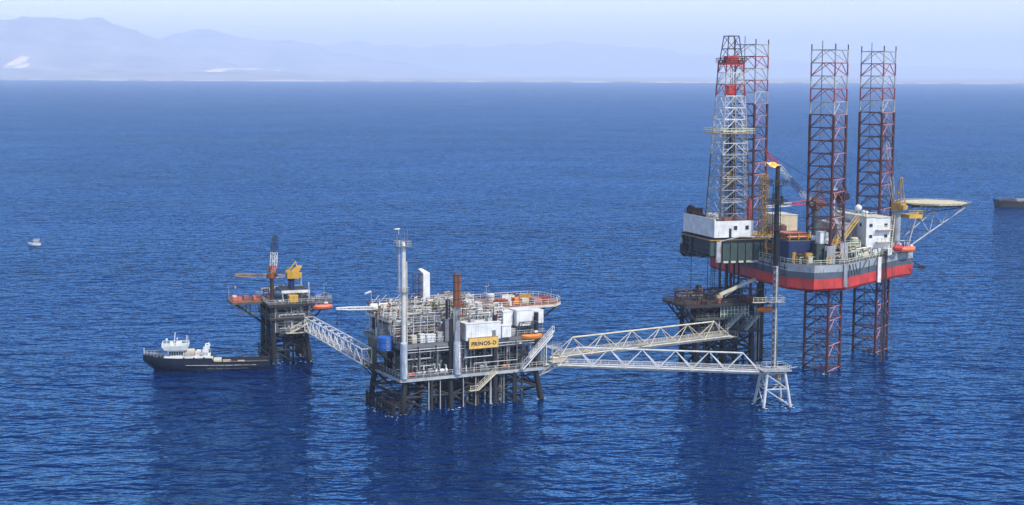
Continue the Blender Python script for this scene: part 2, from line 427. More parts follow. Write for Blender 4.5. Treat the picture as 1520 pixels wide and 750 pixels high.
def basket(label, fr, x, y, z, lx, ly, h, mat, rz=0):
    t = T('cargo_basket', label, 'basket', fr, x, y, z, rz)
    f = MB()
    for a in (0, lx):
        for c in (0, ly): f.bar((a, c, 0), (a, c, h), .07, 4)
    for zz in (.1, h * .5, h):
        f.bar((0, 0, zz), (lx, 0, zz), .06, 4).bar((0, ly, zz), (lx, ly, zz), .06, 4).bar((0, 0, zz), (0, ly, zz), .06, 4).bar((lx, 0, zz), (lx, ly, zz), .06, 4)
    f.build('frame', mat, t)
    MB().bx(.05, .05, .1, lx - .05, ly - .05, .2).build('floor', 'steel_deck', t, smooth=0)
    MB().bx(.0, .02, .22, lx, .05, h * .92).bx(.0, ly - .05, .22, lx, ly - .02, h * .92).build('side_panel', mat, t, smooth=0)
    return t

def winch(label, fr, x, y, z, mat='rust', rz=0, s=1):
    t = T('deck_winch', label, 'winch', fr, x, y, z, rz); t.scale = (s, s, s)
    MB().bx(0, 0, 0, 2, 1.4, .2).build('base', 'dark', t, smooth=0)
    MB().lathe((.25, .7, .9), (1, 0, 0), [(0, .75), (.12, .75), (.13, .4), (1.3, .4), (1.31, .75), (1.43, .75)], 14).build('drum', mat, t)
    MB().bx(1.72, .3, .2, 2.1, 1.1, 1.3).build('motor', mat, t, smooth=0)
    return t

# ------------------------------------------------------------------ setting
H_CAM = 78.0
F_PX = 2300.0
def hz(px): return 107 + .004 * (px - 760)

def build_sea():
    mb = MB().add([(-30000, -600, 0), (30000, -600, 0), (30000, 12060, 0), (-30000, 12060, 0)], [(0, 1, 2, 3)])
    m, t, b, o = nt('sea_water')
    def waves(scale, ang, stretch, detail=2, rough=.55, dist=0.0):
        tc = t.nodes.new('ShaderNodeTexCoord'); mp = t.nodes.new('ShaderNodeMapping')
        mp.inputs['Rotation'].default_value = (0, 0, R(ang)); mp.inputs['Scale'].default_value = stretch
        n = t.nodes.new('ShaderNodeTexNoise'); n.inputs['Scale'].default_value = scale; n.inputs['Detail'].default_value = detail
        n.inputs['Roughness'].default_value = rough; n.inputs['Distortion'].default_value = dist
        t.links.new(tc.outputs['Object'], mp.inputs[0]); t.links.new(mp.outputs[0], n.inputs[0]); return n.outputs[0]
    def madd(a, ka, b_, kb):
        m1 = t.nodes.new('ShaderNodeMath'); m1.operation = 'MULTIPLY'; t.links.new(a, m1.inputs[0]); m1.inputs[1].default_value = ka
        m2 = t.nodes.new('ShaderNodeMath'); m2.operation = 'MULTIPLY_ADD'; t.links.new(b_, m2.inputs[0]); m2.inputs[1].default_value = kb
        t.links.new(m1.outputs[0], m2.inputs[2]); return m2.outputs[0]
    w1 = waves(.07, 14, (.5, 1, 1), 2, .5, .4)      # long wind waves
    w2 = waves(.19, -8, (.5, 1, 1), 2, .6, .5)       # chop
    w3 = waves(.55, 12, (.6, 1, 1), 2, .6)            # ripples
    h = madd(w1, 2.5, w2, 2.4)
    one = t.nodes.new('ShaderNodeMath'); one.operation = 'MULTIPLY_ADD'
    t.links.new(w3, one.inputs[0]); one.inputs[1].default_value = .6; t.links.new(h, one.inputs[2])
    bm = t.nodes.new('ShaderNodeBump'); bm.inputs['Strength'].default_value = 1.0; bm.inputs['Distance'].default_value = SEA_BUMP
    pat = t.nodes.new('ShaderNodeMath'); pat.operation = 'MULTIPLY_ADD'; t.links.new(waves(.009, 24, (.55, 1, 1), 5, .65, .8), pat.inputs[0]); pat.inputs[1].default_value = 1.1; pat.inputs[2].default_value = .45
    am = t.nodes.new('ShaderNodeMath'); am.operation = 'MULTIPLY'; am.use_clamp = False; t.links.new(one.outputs[0], am.inputs[0]); t.links.new(pat.outputs[0], am.inputs[1])
    t.links.new(am.outputs[0], bm.inputs['Height'])
    # broad patches of deeper and paler water (wind streaks)
    s = ramp(t, waves(.004, 8, (.35, 1, 1), 4, .6, .6), .35, .68)
    c = mix(t, s, SEA_A, SEA_B)
    t.nodes.remove(b)
    df = t.nodes.new('ShaderNodeBsdfDiffuse'); gl = t.nodes.new('ShaderNodeBsdfGlossy'); fr = t.nodes.new('ShaderNodeFresnel'); mx = t.nodes.new('ShaderNodeMixShader')
    t.links.new(c, df.inputs[0]); gl.inputs['Color'].default_value = SEA_TINT; gl.inputs['Roughness'].default_value = SEA_ROUGH; fr.inputs[0].default_value = 1.33
    for nd in (df, gl, fr): t.links.new(bm.outputs[0], nd.inputs['Normal'])
    t.links.new(fr.outputs[0], mx.inputs[0]); t.links.new(df.outputs[0], mx.inputs[1]); t.links.new(gl.outputs[0], mx.inputs[2]); t.links.new(mx.outputs[0], o.inputs[0])
    MATS['sea_water'] = m
    o = mb.build('sea', 'sea_water', smooth=0); tag(o, kind='structure', label='deep blue open sea covered in fine wind ripples', cat='sea')

SEA_BUMP = 1.35; SEA_ROUGH = .09; SEA_TINT = (.27, .59, .93, 1)
SEA_A = (.0003, .0065, .040); SEA_B = (.0007, .016, .085)

def build_hills():
    import bisect
    def prof(tab):
        xs = [a for a, _ in tab]
        def f(px):
            if px <= xs[0]: return tab[0][1]
            if px >= xs[-1]: return tab[-1][1]
            i = bisect.bisect_right(xs, px); (a, ya), (b_, yb) = tab[i - 1], tab[i]
            u = (px - a) / (b_ - a); u = u * u * (3 - 2 * u); return ya + (yb - ya) * u
        return f
    layers = [
        (22500, 2300, prof([(-400, 30), (-150, 22), (0, 22), (40, 20), (75, 26), (105, 28), (135, 27), (155, 31), (175, 40), (200, 49), (225, 55), (255, 66), (300, 82), (380, 100), (480, 118)])),
        (28500, 2600, prof([(100, 90), (190, 62), (230, 56), (270, 50), (310, 46), (340, 48), (370, 55), (400, 57), (425, 57), (455, 65), (500, 78), (580, 90), (700, 108), (800, 118)])),
        (40000, 3500, prof([(-400, 60), (300, 80), (420, 70), (500, 66), (540, 60), (580, 64), (640, 68), (700, 66), (740, 64), (780, 62), (840, 62), (900, 66), (960, 70), (1020, 76), (1100, 84), (1200, 92), (1350, 98), (1550, 103), (1900, 106)])),
    ]
    nx, ny = 420, 120; vs = []; fs = []
    for j in range(ny):
        y = 12050 + 34000 * (j / (ny - 1)) ** 1.25
        for i in range(nx):
            x = (-.62 + 1.24 * i / (nx - 1)) * y * .9
            px = 760 + x / y * F_PX
            z = 3.0
            for D, wd, f in layers:
                top = H_CAM + (hz(px) - f(px)) * D / F_PX
                d = abs(y - D) / wd
                k = max(0, 1 - d / 2.1) ** 1.2
                if top > 0: z = max(z, top * k)
            n = noise.fractal(Vector((x / 1000, y / 1600, 3.1)), .85, 2.1, 6)
            r = 1 - abs(noise.noise(Vector((x / 1900, y / 2200, 8.0))))
            if z > 5: z *= .90 + .13 * n + .09 * r
            foot = max(0, min(1, (y - 13500) / 3500)) * (60 + 70 * noise.noise(Vector((x / 900, y / 900, 1.5))))
            if px < 560: z = max(z, foot * max(0, min(1, (560 - px) / 200)))
            vs.append((x, y, max(z, 2.5)))
    for j in range(ny - 1):
        for i in range(nx - 1): fs.append((j * nx + i, j * nx + i + 1, (j + 1) * nx + i + 1, (j + 1) * nx + i))
    m, t, b, o = nt('hill_land')
    c = mix(t, ramp(t, noi(t, .0016, detail=6, rough=.7), .35, .65), (.13, .15, .13), (.36, .33, .28))  # land tones lightened to stand in for part of the haze
    # quarries and bare earth on the lower slopes
    geo = t.nodes.new('ShaderNodeNewGeometry')
    for (px, D, z, rad, zz) in ((40, 19300, 180, 100, .8), (30, 18800, 60, 150, .35), (62, 19300, 110, 85, .6), (402, 20500, 130, 90, .4), (350, 20500, 80, 140, .25)):
        p = ((px - 760) / F_PX * D, D, z)
        vm = t.nodes.new('ShaderNodeVectorMath'); vm.operation = 'SUBTRACT'; t.links.new(geo.outputs['Position'], vm.inputs[0]); vm.inputs[1].default_value = p
        v2 = t.nodes.new('ShaderNodeVectorMath'); v2.operation = 'MULTIPLY'; t.links.new(vm.outputs[0], v2.inputs[0]); v2.inputs[1].default_value = (1, .03, 1 / zz)
        v3 = t.nodes.new('ShaderNodeVectorMath'); v3.operation = 'LENGTH'; t.links.new(v2.outputs[0], v3.inputs[0])
        ad = t.nodes.new('ShaderNodeMath'); ad.operation = 'MULTIPLY_ADD'; t.links.new(noi(t, .006, detail=4), ad.inputs[0]); ad.inputs[1].default_value = rad * 1.4; t.links.new(v3.outputs['Value'], ad.inputs[2])
        c = mix(t, ramp(t, ad.outputs[0], rad * 1.75, rad * 1.5), c, (.95, .74, .62))
    t.links.new(c, b.inputs['Base Color']); b.inputs['Roughness'].default_value = .9
    MATS['hill_land'] = m
    mb = MB(); mb.add(vs, fs); h = mb.build('hills', 'hill_land', smooth=0)
    h.data.shade_smooth(); tag(h, kind='structure', label='pale hazy mountain range along the far shore', cat='hills')
    m, t, b, o = nt('sand')
    c = mix(t, ramp(t, noi(t, .004, (1, .3, 1), 5, .7), .42, .55), (.10, .11, .07), (.50, .46, .40)); t.links.new(c, b.inputs['Base Color']); b.inputs['Roughness'].default_value = .9; MATS['sand'] = m
    mb = MB(); n = 120; vs = []
    for i in range(n + 1):
        x = -9000 + 18000 * i / n
        w = 90 * noise.noise(Vector((x / 800, 0, 0)))
        vs += [(x, 11960 + w, -.5), (x, 12010 + w, 5), (x, 12300, 6.5)]
    mb.add(vs, [f for i in range(n) for f in ((3 * i, 3 * i + 3, 3 * i + 4, 3 * i + 1), (3 * i + 1, 3 * i + 4, 3 * i + 5, 3 * i + 2))])
    o = mb.build('beach', 'sand', smooth=0); tag(o, kind='structure', label='thin pale beach line along the far shore', cat='beach')

HAZE_D = .74e-4
def build_haze():
    mb = MB().bx(-16000, -400, -1.0, 16000, 50000, 1150)
    m = bpy.data.materials.new('haze_air'); m.use_nodes = True; t = m.node_tree; t.nodes.clear()
    o = t.nodes.new('ShaderNodeOutputMaterial'); v = t.nodes.new('ShaderNodeVolumePrincipled')
    v.inputs['Color'].default_value = (.68, .79, 1.0, 1); v.inputs['Density'].default_value = HAZE_D; v.inputs['Anisotropy'].default_value = 0.0
    t.links.new(v.outputs[0], o.inputs['Volume']); MATS['haze_air'] = m
    o = mb.build('haze', 'haze_air', smooth=0); tag(o, kind='stuff', label='pale blue summer haze over the sea', cat='haze')

# ------------------------------------------------------------------ bridges
def bridge(label, p, q, w=2.6, h=3.9, kind='tri', bays=8, mat='white', pipes=4, post_mat='white', group=None):
    p = Vector(p); q = Vector(q); d = q - p; L = d.length; az = math.atan2(d.y, d.x); tilt = math.asin(d.z / L)
    t = bpy.data.objects.new('footbridge', None); COL.objects.link(t); t.location = p; t.rotation_euler = (0, -tilt, az); tag(t, label, 'bridge', group)
    y0, y1 = -w / 2, w / 2
    for yy in (y0, y1): MB().bar((0, yy, 0), (L, yy, 0), .19, 8).build('bottom_chord', mat, t)
    if kind == 'tri':
        MB().bar((L / bays / 2, 0, h), (L - L / bays / 2, 0, h), .2, 8).build('top_chord', mat, t)
        tops = [(L * (i + .5) / bays, 0, h) for i in range(bays)]
        for yy in (y0, y1):
            b = MB()
            for i in range(bays):
                b.bar((L * i / bays, yy, 0), tops[i], .1, 6).bar(tops[i], (L * (i + 1) / bays, yy, 0), .1, 6).bx(L * i / bays - .4, yy - .21, -.22, L * i / bays + .4, yy + .21, .3)
            b.build('diagonal_bracing', mat, t)
    else:
        for yy in (y0, y1):
            MB().bar((0, yy, h), (L, yy, h), .17, 8).build('top_chord', mat, t)
            b = MB()
            for i in range(bays + 1):
                b.bar((L * i / bays, yy, 0), (L * i / bays, yy, h), .1, 6)
                if i < bays: b.bar((L * i / bays, yy, h), (L * (i + 1) / bays, yy, 0), .09, 6)
            b.build('diagonal_bracing', mat, t)
        b = MB()
        for i in range(bays + 1): b.bar((L * i / bays, y0, h), (L * i / bays, y1, h), .09, 6)
        b.build('top_strut', mat, t)
    b = MB()
    for i in range(bays * 2 + 1): b.bar((L * i / bays / 2, y0, -.02), (L * i / bays / 2, y1, -.02), .09, 6)
    b.build('floor_beam', mat, t)
    MB().bx(0, -.55, .12, L, .45, .18).build('walkway', 'pale_grey', t, smooth=0)
    MB().rail([(0, -.55, .18), (L, -.55, .18)], 1.1, .05, 2).build('railing', mat, t)
    MB().rail([(0, .45, .18), (L, .45, .18)], 1.1, .05, 2).build('railing', mat, t)
    for k in range(pipes):
        yy = y0 + .3 + (w - .6) * k / max(1, pipes - 1); zz = -.35 - .28 * (k % 2)
        MB().bar((-1.5, yy, zz), (L + 1.5, yy, zz), .13 + .05 * (k % 3), 8).build('pipe', ('cream', 'white', 'galv', 'pale_grey')[k % 4], t)
    return t

# ------------------------------------------------------------------ main process platform
def jacket(root, legs, z_top, faces, r=.6, mat='leg_dark', z_bot=-4.0, batter=None, zs=(-3, 3.2, 6.8)):
    for i, (x, y) in enumerate(legs):
        bx_, by_ = batter(x, y) if batter else (0, 0)
        MB().bar((x + bx_, y + by_, z_bot), (x, y, 6.5), r * 1.12, 12, r).bar((x, y, 6.4), (x, y, z_top), r * .85, 12).build('leg', mat, root)
    for f in faces:
        b = MB()
        for (i, j) in f:
            A, B = legs[i], legs[j]
            def at(P, z):
                bx_, by_ = batter(*P) if batter else (0, 0); k = max(0, (6.5 - z) / (6.5 - z_bot)); return (P[0] + bx_ * k, P[1] + by_ * k, z)
            b.bar(at(A, zs[1]), at(B, zs[1]), r * .42, 8)
            b.bar(at(A, zs[2]), at(B, zs[1]), r * .38, 8).bar(at(A, zs[1]), at(B, zs[0]), r * .38, 8)
            b.bar(at(A, zs[1]), at(B, zs[2]), r * .3, 8)
        b.build('brace', mat, root)

def deck(root, name, x0, y0, x1, y1, z, edge='pale_grey', top='steel_deck', depth=.8, rail=True, railmat='galv', nb=6, poly=None):
    if poly is None: poly = [(x0, y0), (x1, y0), (x1, y1), (x0, y1)]
    d = MB().prism(poly, z - .12, z).build(name, top, root, smooth=0)
    e = MB(); n = len(poly); cx = sum(p[0] for p in poly) / n; cy = sum(p[1] for p in poly) / n
    for k in range(n):
        a, b_ = poly[k], poly[(k + 1) % n]
        e.beam((a[0], a[1], z - .13 - depth / 2), (b_[0], b_[1], z - .13 - depth / 2), .22, depth)
    e.build('edge_beam', edge, d, smooth=0)
    g = MB()
    xs = [p[0] for p in poly]; ys = [p[1] for p in poly]; X0, X1, Y0, Y1 = min(xs), max(xs), min(ys), max(ys)
    for k in range(1, nb):
        xx = X0 + (X1 - X0) * k / nb; g.bx(xx - .12, Y0 + .5, z - .7, xx + .12, Y1 - .5, z - .13)
    g.build('floor_girder', 'dark', d, smooth=0)
    if rail:
        MB().rail([(p[0] + (cx - p[0]) * .012, p[1] + (cy - p[1]) * .012, z) for p in poly], 1.15, .06, 1.8, True).build('railing', railmat, d)
    return d

def main_platform():
    t = T('process_platform', 'large central oil processing platform packed with white pipework on dark piled legs', 'oil platform', DF)
    xs = (1.5, 13, 24.5, 35.5); ys = (1.2, 20)
    legs = [(x, y) for y in ys for x in xs]
    bat = lambda x, y: ((-1.2 if x < 5 else 2.0 if x > 30 else 0), (-.6 if y < 5 else 1.2))
    jacket(t, legs, 21, [[(0, 1), (1, 2), (2, 3)], [(4, 5), (5, 6), (6, 7)], [(0, 4)], [(1, 5)], [(2, 6)], [(3, 7)]], .68, batter=bat)
    rg = random.Random(3)
    # risers, caissons and conductors under the lower deck
    for k in range(48):
        x = rg.uniform(.5, 33); y = rg.choice((.6, 3, 7, 11, 15)) + rg.uniform(-.5, .5); r = rg.choice((.14, .18, .25, .34))
        MB().bar((x, y, -3), (x, y, 7.4), r, 8).build('riser', rg.choice(('leg_dark', 'dark', 'brown', 'dark', 'grey', 'pale_grey')), t)
    for x in (7.2, 10.1, 16.0, 19.2): MB().bar((x, .4, -3), (x, .4, 7.4), .13, 8).build('riser', 'pale_grey', t)
    # boat landing at the left end and mid-level walkway under the deck
    b = MB()
    for x in (-2.2, 0, 2.2): b.bar((x, -1.5, 2.2), (x, 15, 2.2), .25, 8).bar((x, -1.5, .4), (x, 15, .4), .22, 8)
    for k in range(11):
        y = -1.5 + k * 1.65; b.bar((-2.5, y, -2), (-2.5, y, rg.uniform(2.4, 4.4)), rg.uniform(.14, .24), 8).bar((-2.2, y, 2.2), (2.2, y, 2.2), .12, 6)
    for k in range(5): b.bar((-2.2 + k * 1.1, -1.7, -2), (-2.2 + k * 1.1, -1.7, rg.uniform(2.2, 4.2)), rg.uniform(.12, .22), 8)
    b.build('boat_landing', 'leg_dark', t)
    b = MB().bx(-1.5, 2, 4.6, 34, 4.2, 4.75).rail([(-1.5, 2, 4.75), (34, 2, 4.75)], 1.1, .06, 2)
    for k in range(15): b.bar((k * 2.4 - 1, 2, 4.6), (k * 2.4 - 1, 2, 7.2), .06, 4)
    b.build('lower_walkway', 'dark', t)
    b = MB().bx(12, 5, 2.9, 30, 17, 3.1)
    for k in range(8): b.bar((13 + k * 2.2, 4.8, -3), (13 + k * 2.2, 4.8, 7.3), .28, 8)
    b.build('conductor_guide', 'leg_dark', t)
    deck(t, 'lower_deck', 0, 0, 39, 22, 8.0, edge='pale_grey', depth=.7)
    deck(t, 'middle_deck', 0, 1.2, 38, 23, 15.7, edge='grey', depth=.9)
    deck(t, 'upper_deck', .4, 8, 27, 23, 20.6, edge='cream', depth=.6, railmat='white')
    deck(t, 'helideck_floor', 27, 6, 46, 21, 21.9, edge='cream', top='redbrown', depth=.6, railmat='cream',
         poly=[(26.5, 6.5), (43.5, 6.5), (46.5, 9.5), (46.5, 18), (43.5, 21.5), (26.5, 21.5)])
    # diagonal struts carrying the overhanging end of the upper floor
    b = MB()
    for y in (9, 13, 18): b.bar((38, y, 16.0), (45.4, y, 21.0), .25, 8).bar((41.5, y, 18.4), (41.5, y, 21), .16, 6)
    b.bar((41.5, 9, 18.4), (41.5, 18, 18.4), .16, 6)
    b.build('cantilever_strut', 'olive', t)
    for x in (1, 5.5, 10, 18.5, 22, 28, 32, 36.8):
        for y in (1.8, 12, 21.5):
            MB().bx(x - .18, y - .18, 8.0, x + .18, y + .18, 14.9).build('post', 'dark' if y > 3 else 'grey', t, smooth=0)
    for x in (27.2, 33, 37.4):
        for y in (7.3, 14, 20.5): MB().bx(x - .2, y - .2, 15.7, x + .2, y + .2, 21.1).build('post', 'pale_grey', t, smooth=0)
    for x in (1.2, 7, 13, 19, 25.5):
        for y in (8.6, 15, 22): MB().bx(x - .16, y - .16, 15.7, x + .16, y + .16, 19.9).build('post', 'white', t, smooth=0)
    MB().bx(2, 13.0, 8.0, 37, 13.25, 14.8).build('shade_wall', 'dark', t, smooth=0)  # dark wall added to make the deck interior look dark
    MB().bx(11.6, 4.5, 8.0, 11.9, 13, 14.8).build('shade_wall', 'dark', t, smooth=0)  # dark divider, likewise added to darken the interior
    # weatherproof sheets at the left end
    MB().bx(-.35, 7.4, 11.6, -.22, 13, 15.2).bx(-.35, 14, 8.3, -.22, 19.5, 14.8).build('tarpaulin', 'olive', t, smooth=0)
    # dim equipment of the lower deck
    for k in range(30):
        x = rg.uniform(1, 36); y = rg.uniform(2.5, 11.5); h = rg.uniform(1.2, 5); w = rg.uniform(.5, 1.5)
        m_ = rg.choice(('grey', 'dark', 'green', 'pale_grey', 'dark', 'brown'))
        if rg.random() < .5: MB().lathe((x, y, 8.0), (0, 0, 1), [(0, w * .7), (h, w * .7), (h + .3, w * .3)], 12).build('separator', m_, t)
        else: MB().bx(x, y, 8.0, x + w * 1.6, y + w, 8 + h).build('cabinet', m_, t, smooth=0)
    for k in range(42):
        y = rg.uniform(.6, 9); z = rg.uniform(9, 14.6); x0 = rg.uniform(0, 24); x1 = x0 + rg.uniform(3, 12); r = rg.uniform(.07, .2)
        pts = [(x0, y, z), (min(x1, 38), y, z)]
        if rg.random() < .7: pts.append((min(x1, 38), y, rg.choice((8.1, 15))))
        if rg.random() < .5: pts.insert(0, (x0, y, rg.choice((8.1, 15))))
        MB().pipe(pts, r, 7).build('pipe', rg.choice(('grey', 'pale_grey', 'dark', 'galv', 'white', 'brown', 'dark')), t)
    # cable trays hung on the front edge of the middle deck
    MB().bx(2, .9, 14.3, 36, 1.15, 14.5).bx(2, .9, 13.7, 36, 1.15, 13.82).build('cable_tray', 'galv', t, smooth=0)
    # stairs
    s = MB(); stair(s, (24.2, -.7, 8.0), (19.2, -.7, 4.0)); s.bx(17.0, -1.3, 3.9, 19.3, -.1, 4.0).rail([(17, -1.3, 4.0), (19.2, -1.3, 4.0)], 1.1, .06, 1.5); s.build('stairs', 'cream', t, smooth=0)
    s = MB(); stair(s, (30.5, -1.2, 8.0), (38.5, -1.2, 15.7), 1.0); s.build('stairs', 'white', t, smooth=0)
    s = MB(); stair(s, (31.8, -2.6, 10.8), (38.2, -2.6, 17.0), .8); s.build('stairs', 'white', t, smooth=0)
    # bridge landing frames at the right end
    s = MB()
    s.bx(38.5, -1.5, 8.9, 43, 5, 9.05).rail([(38.6, -1.5, 9.05), (43, -1.5, 9.05), (43, 5, 9.05)], 1.1, .06, 1.5)
    for x in (39, 42.8): s.bar((x, -1.2, 9), (36, 1, 5.5), .16, 6).bar((x, 4.8, 9), (36, 4.8, 5.5), .16, 6)
    s.build('bridge_landing', 'cream', t, smooth=0)
    for k, (y0_, z0_) in enumerate(((-1.1, 8.5), (-.5, 8.2), (.1, 8.5), (1.9, 9.3), (2.5, 9.0), (3.2, 9.3), (3.9, 9.0))):
        MB().pipe([(42.5, y0_, z0_), (39.6, y0_, z0_), (38.6 - .2 * k, y0_ + .5, z0_), (37.4 - .3 * k, y0_ + .6, z0_), (37.4 - .3 * k, y0_ + .6, 13.5 - .4 * k)], .12 + .03 * (k % 3), 7).build('pipe', ('white', 'cream', 'galv', 'pale_grey')[k % 4], t)
    s = MB().bx(38.4, -1.4, 12.2, 41.2, 3.6, 12.32).rail([(38.4, -1.4, 12.32), (41.2, -1.4, 12.32), (41.2, 3.6, 12.32)], 1.1, .06, 1.2)
    for x in (38.7, 41): s.bar((x, -1.3, 9.05), (x, -1.3, 12.2), .1, 6).bar((x, 3.5, 9.05), (x, 3.5, 12.2), .1, 6)
    s.build('upper_landing', 'pale_grey', t, smooth=0)
    MB().bx(-3.9, 2.6, 14.1, -.05, 6.6, 14.28).bar((-3.6, 3, 14.1), (0, 3, 10.5), .14, 6).bar((-3.6, 6.2, 14.1), (0, 6.2, 10.5), .14, 6).build('tank_bracket', 'dark', t, smooth=0)
    # cut-out platform at left end
    s = MB().bx(-3.2, 9.5, 8.9, 0, 19.5, 9.05).rail([(0, 9.5, 9.05), (-3.2, 9.5, 9.05), (-3.2, 19.5, 9.05)], 1.1, .06, 1.5)
    for y in (10, 14, 19): s.bar((-3, y, 9), (0, y, 6), .16, 6)
    s.build('bridge_landing', 'dark', t, smooth=0)
    return t

def main_platform_things():
    rg = random.Random(11)
    # tall white vent column at the front left
    t = T('vent_column', 'tallest slender white vent column at the front left corner of the central platform', 'vent column', DF, .9, .2, 8.0)
    MB().lathe((0, 0, .01), (0, 0, 1), [(0, .85), (8.2, .85), (8.6, .52)], 18).build('sleeve', 'weather', t)
    MB().lathe((0, 0, 8.5), (0, 0, 1), [(0, .5), (22.6, .46), (23.0, .35)], 16).build('pipe', 'white', t)
    MB().bar((.85, .1, 8), (.85, .1, 27), .13, 8).build('pipe', 'cream', t)
    MB().bar((-.95, -.1, 14), (-.95, -.1, 32), .1, 6).bar((-1.15, .1, 20), (-1.15, .1, 31), .06, 5).build('pipe', 'galv', t)
    for zz, wd in ((30.6, 1.8), (20.0, 1.2)):
        p = MB().bx(-wd, -wd * .8, zz, wd * .8, wd * .8, zz + .1).build('service_platform', 'grey', t, smooth=0)
        MB().rail([(-wd, -wd * .8, zz + .1), (wd * .8, -wd * .8, zz + .1), (wd * .8, wd * .8, zz + .1), (-wd, wd * .8, zz + .1)], 1.1, .05, 1, True).build('railing', 'pale_grey', p)
    MB().bar((.3, 0, 31), (.3, 0, 34), .07, 5).bar((1.1, .3, 30.6), (1.1, .3, 34.5), .06, 5).bar((-1.6, 0, 30.6), (-1.6, 0, 33.4), .06, 5).bar((-1.7, 0, 33.4), (.2, 0, 33.4), .05, 5).bar((-1.5, 0, 26), (-1.5, 0, 33), .09, 5).build('top_frame', 'grey', t)
    MB().lathe((-1.5, 0, 34.6), (1, .2, 0), [(-.9, .02), (-.3, .16), (.6, .16), (.9, .02)], 8).bar((-1.1, 0, 33.4), (-1.1, 0, 34.6), .05, 5).build('beacon', 'white', t)
    MB().ladder((0, -.72, 9), (0, -.72, 30)).build('ladder', 'galv', t)
    # exhaust column with rusty top
    t = T('exhaust_stack', 'rust topped exhaust stack on a weathered white column at the platform front', 'exhaust stack', DF, 14.3, .2, 8.0)
    MB().lathe((0, 0, .01), (0, 0, 1), [(0, .95), (7.4, .95), (7.8, .72)], 18).build('sleeve', 'weather', t)
    MB().lathe((0, 0, 7.7), (0, 0, 1), [(0, .66), (8.3, .62)], 16).build('pipe', 'weather', t)
    p = MB().bx(-1.3, -1.2, 15.9, 1.7, 1.2, 16.1).build('service_platform', 'rust', t, smooth=0)
    MB().rail([(-1.3, -1.2, 16.1), (1.7, -1.2, 16.1), (1.7, 1.2, 16.1), (-1.3, 1.2, 16.1)], 1.0, .06, 1, True).build('railing', 'rust', p)
    MB().bx(-.2, -1.25, 13.6, 1.9, .9, 13.8).rail([(-.2, -1.25, 13.8), (1.9, -1.25, 13.8), (1.9, .9, 13.8)], 1, .06, 1).build('service_platform', 'rust', t)
    MB().lathe((-.42, 0, 16.1), (0, 0, 1), [(0, .55), (7.5, .5)], 14).lathe((.48, .1, 16.1), (0, 0, 1), [(0, .5), (7.3, .46)], 14).build('chimney', 'rust', t)
    for zz in (17.6, 19.6, 21.6, 23.2): MB().lathe((-.42, 0, zz), (0, 0, 1), [(0, .62), (.15, .62)], 12).lathe((.48, .1, zz), (0, 0, 1), [(0, .57), (.15, .57)], 12).build('clamp_band', 'brown', t)
    MB().ladder((.2, -.92, .5), (.2, -.92, 15.5)).build('ladder', 'rust', t)
    tank('short dark grey cylinder beside the rust topped exhaust stack', DF, 12.6, 1.6, 20.97, .6, 4.4, 'dark', 'cylinder', 'silencer', False, 'dark')
    module('dark steel frame box carrying the short dark cylinder', DF, 11.6, .9, 15.72, 2.0, 1.8, 5.1, 'grey', 'silencer_box', 'steel box', door=False)
    # white tower at the back
    t = T('process_tower', 'bright white square tower with ladder frame behind the tall vent column', 'process tower', DF, 12.0, 15.5, 20.6)
    MB().bx(0, -.9, 0, 1.7, .9, 9.5).build('casing', 'clean_white', t, smooth=0)
    MB().loft([[(-.35, -1.2, .01), (2.05, -1.2, .01), (2.05, 1.2, .01), (-.35, 1.2, .01)], [(-.05, -.95, 1.5), (1.75, -.95, 1.5), (1.75, .95, 1.5), (-.05, .95, 1.5)]]).build('skirt', 'white', t, smooth=0)
    MB().loft([[(0, -.9, 9.5), (1.7, -.9, 9.5), (1.7, .9, 9.5), (0, .9, 9.5)], [(-.9, -.5, 10.4), (-.1, -.5, 10.6), (-.1, .5, 10.6), (-.9, .5, 10.4)]]).build('hood', 'white', t, smooth=0)
    f = MB()
    for x in (-2.0, -.5):
        for y in (-.7, .7): f.bar((x, y, 0), (x, y, 9.4), .08, 5)
    for zz in (1.8, 3.6, 5.4, 7.2, 9.2):
        f.bx(-2.05, -.75, zz, -.1, .75, zz + .1); f.bar((-2, -.7, zz - 1.8), (-.5, -.7, zz), .05, 4)
    f.build('ladder_frame', 'brown', t)
    # control building and sign
    module('white control building behind the yellow name sign', DF, 16.3, -.4, 15.72, 9.0, 4.0, 3.9, 'clean_white', 'control_building', 'building', units=2, rib=True)
    t = T('name_sign', 'yellow board reading PRINOS-D below the white control building', 'sign', DF, 17.0, -.62, 13.85); t.scale = (.93, 1, .9)
    MB().bx(0, -.08, 0, 8.1, .08, 2.75).build('board', 'sign_yellow', t, smooth=0)
    f = MB().bx(-.1, -.14, -.12, 8.2, .14, -.004).bx(-.1, -.14, 2.754, 8.2, .14, 2.87).build('frame', 'ochre', t, smooth=0)
    cu = bpy.data.curves.new('lettering', 'FONT'); cu.body = 'PRINOS-D'; cu.size = 1.42; cu.align_x = 'CENTER'; cu.align_y = 'CENTER'; cu.extrude = .03; cu.offset = .03; cu.space_character = 1.12
    to = bpy.data.objects.new('tmp', cu); COL.objects.link(to); dg = bpy.context.evaluated_depsgraph_get(); dg.update()
    me = bpy.data.meshes.new_from_object(to.evaluated_get(dg)); bpy.data.objects.remove(to)
    me.materials.clear(); me.materials.append(MATS['black']); lo = bpy.data.objects.new('lettering', me); COL.objects.link(lo); lo.parent = t
    lo.location = (4.05, -.12, 1.15); lo.rotation_euler = (R(90), 0, 0)
    module('small pale cabin to the right of the white control building', DF, 26.0, .3, 15.72, 2.4, 2.4, 2.7, 'clean_white', 'equipment_cabin', 'cabin', door=False)
    # white modules under the helideck floor
    module('leftmost of the three white box modules under the red brown upper floor', DF, 27.6, 3.0, 15.72, 2.6, 2.8, 3.3, 'clean_white', 'equipment_module', 'module', stilts=2.3, door=False)
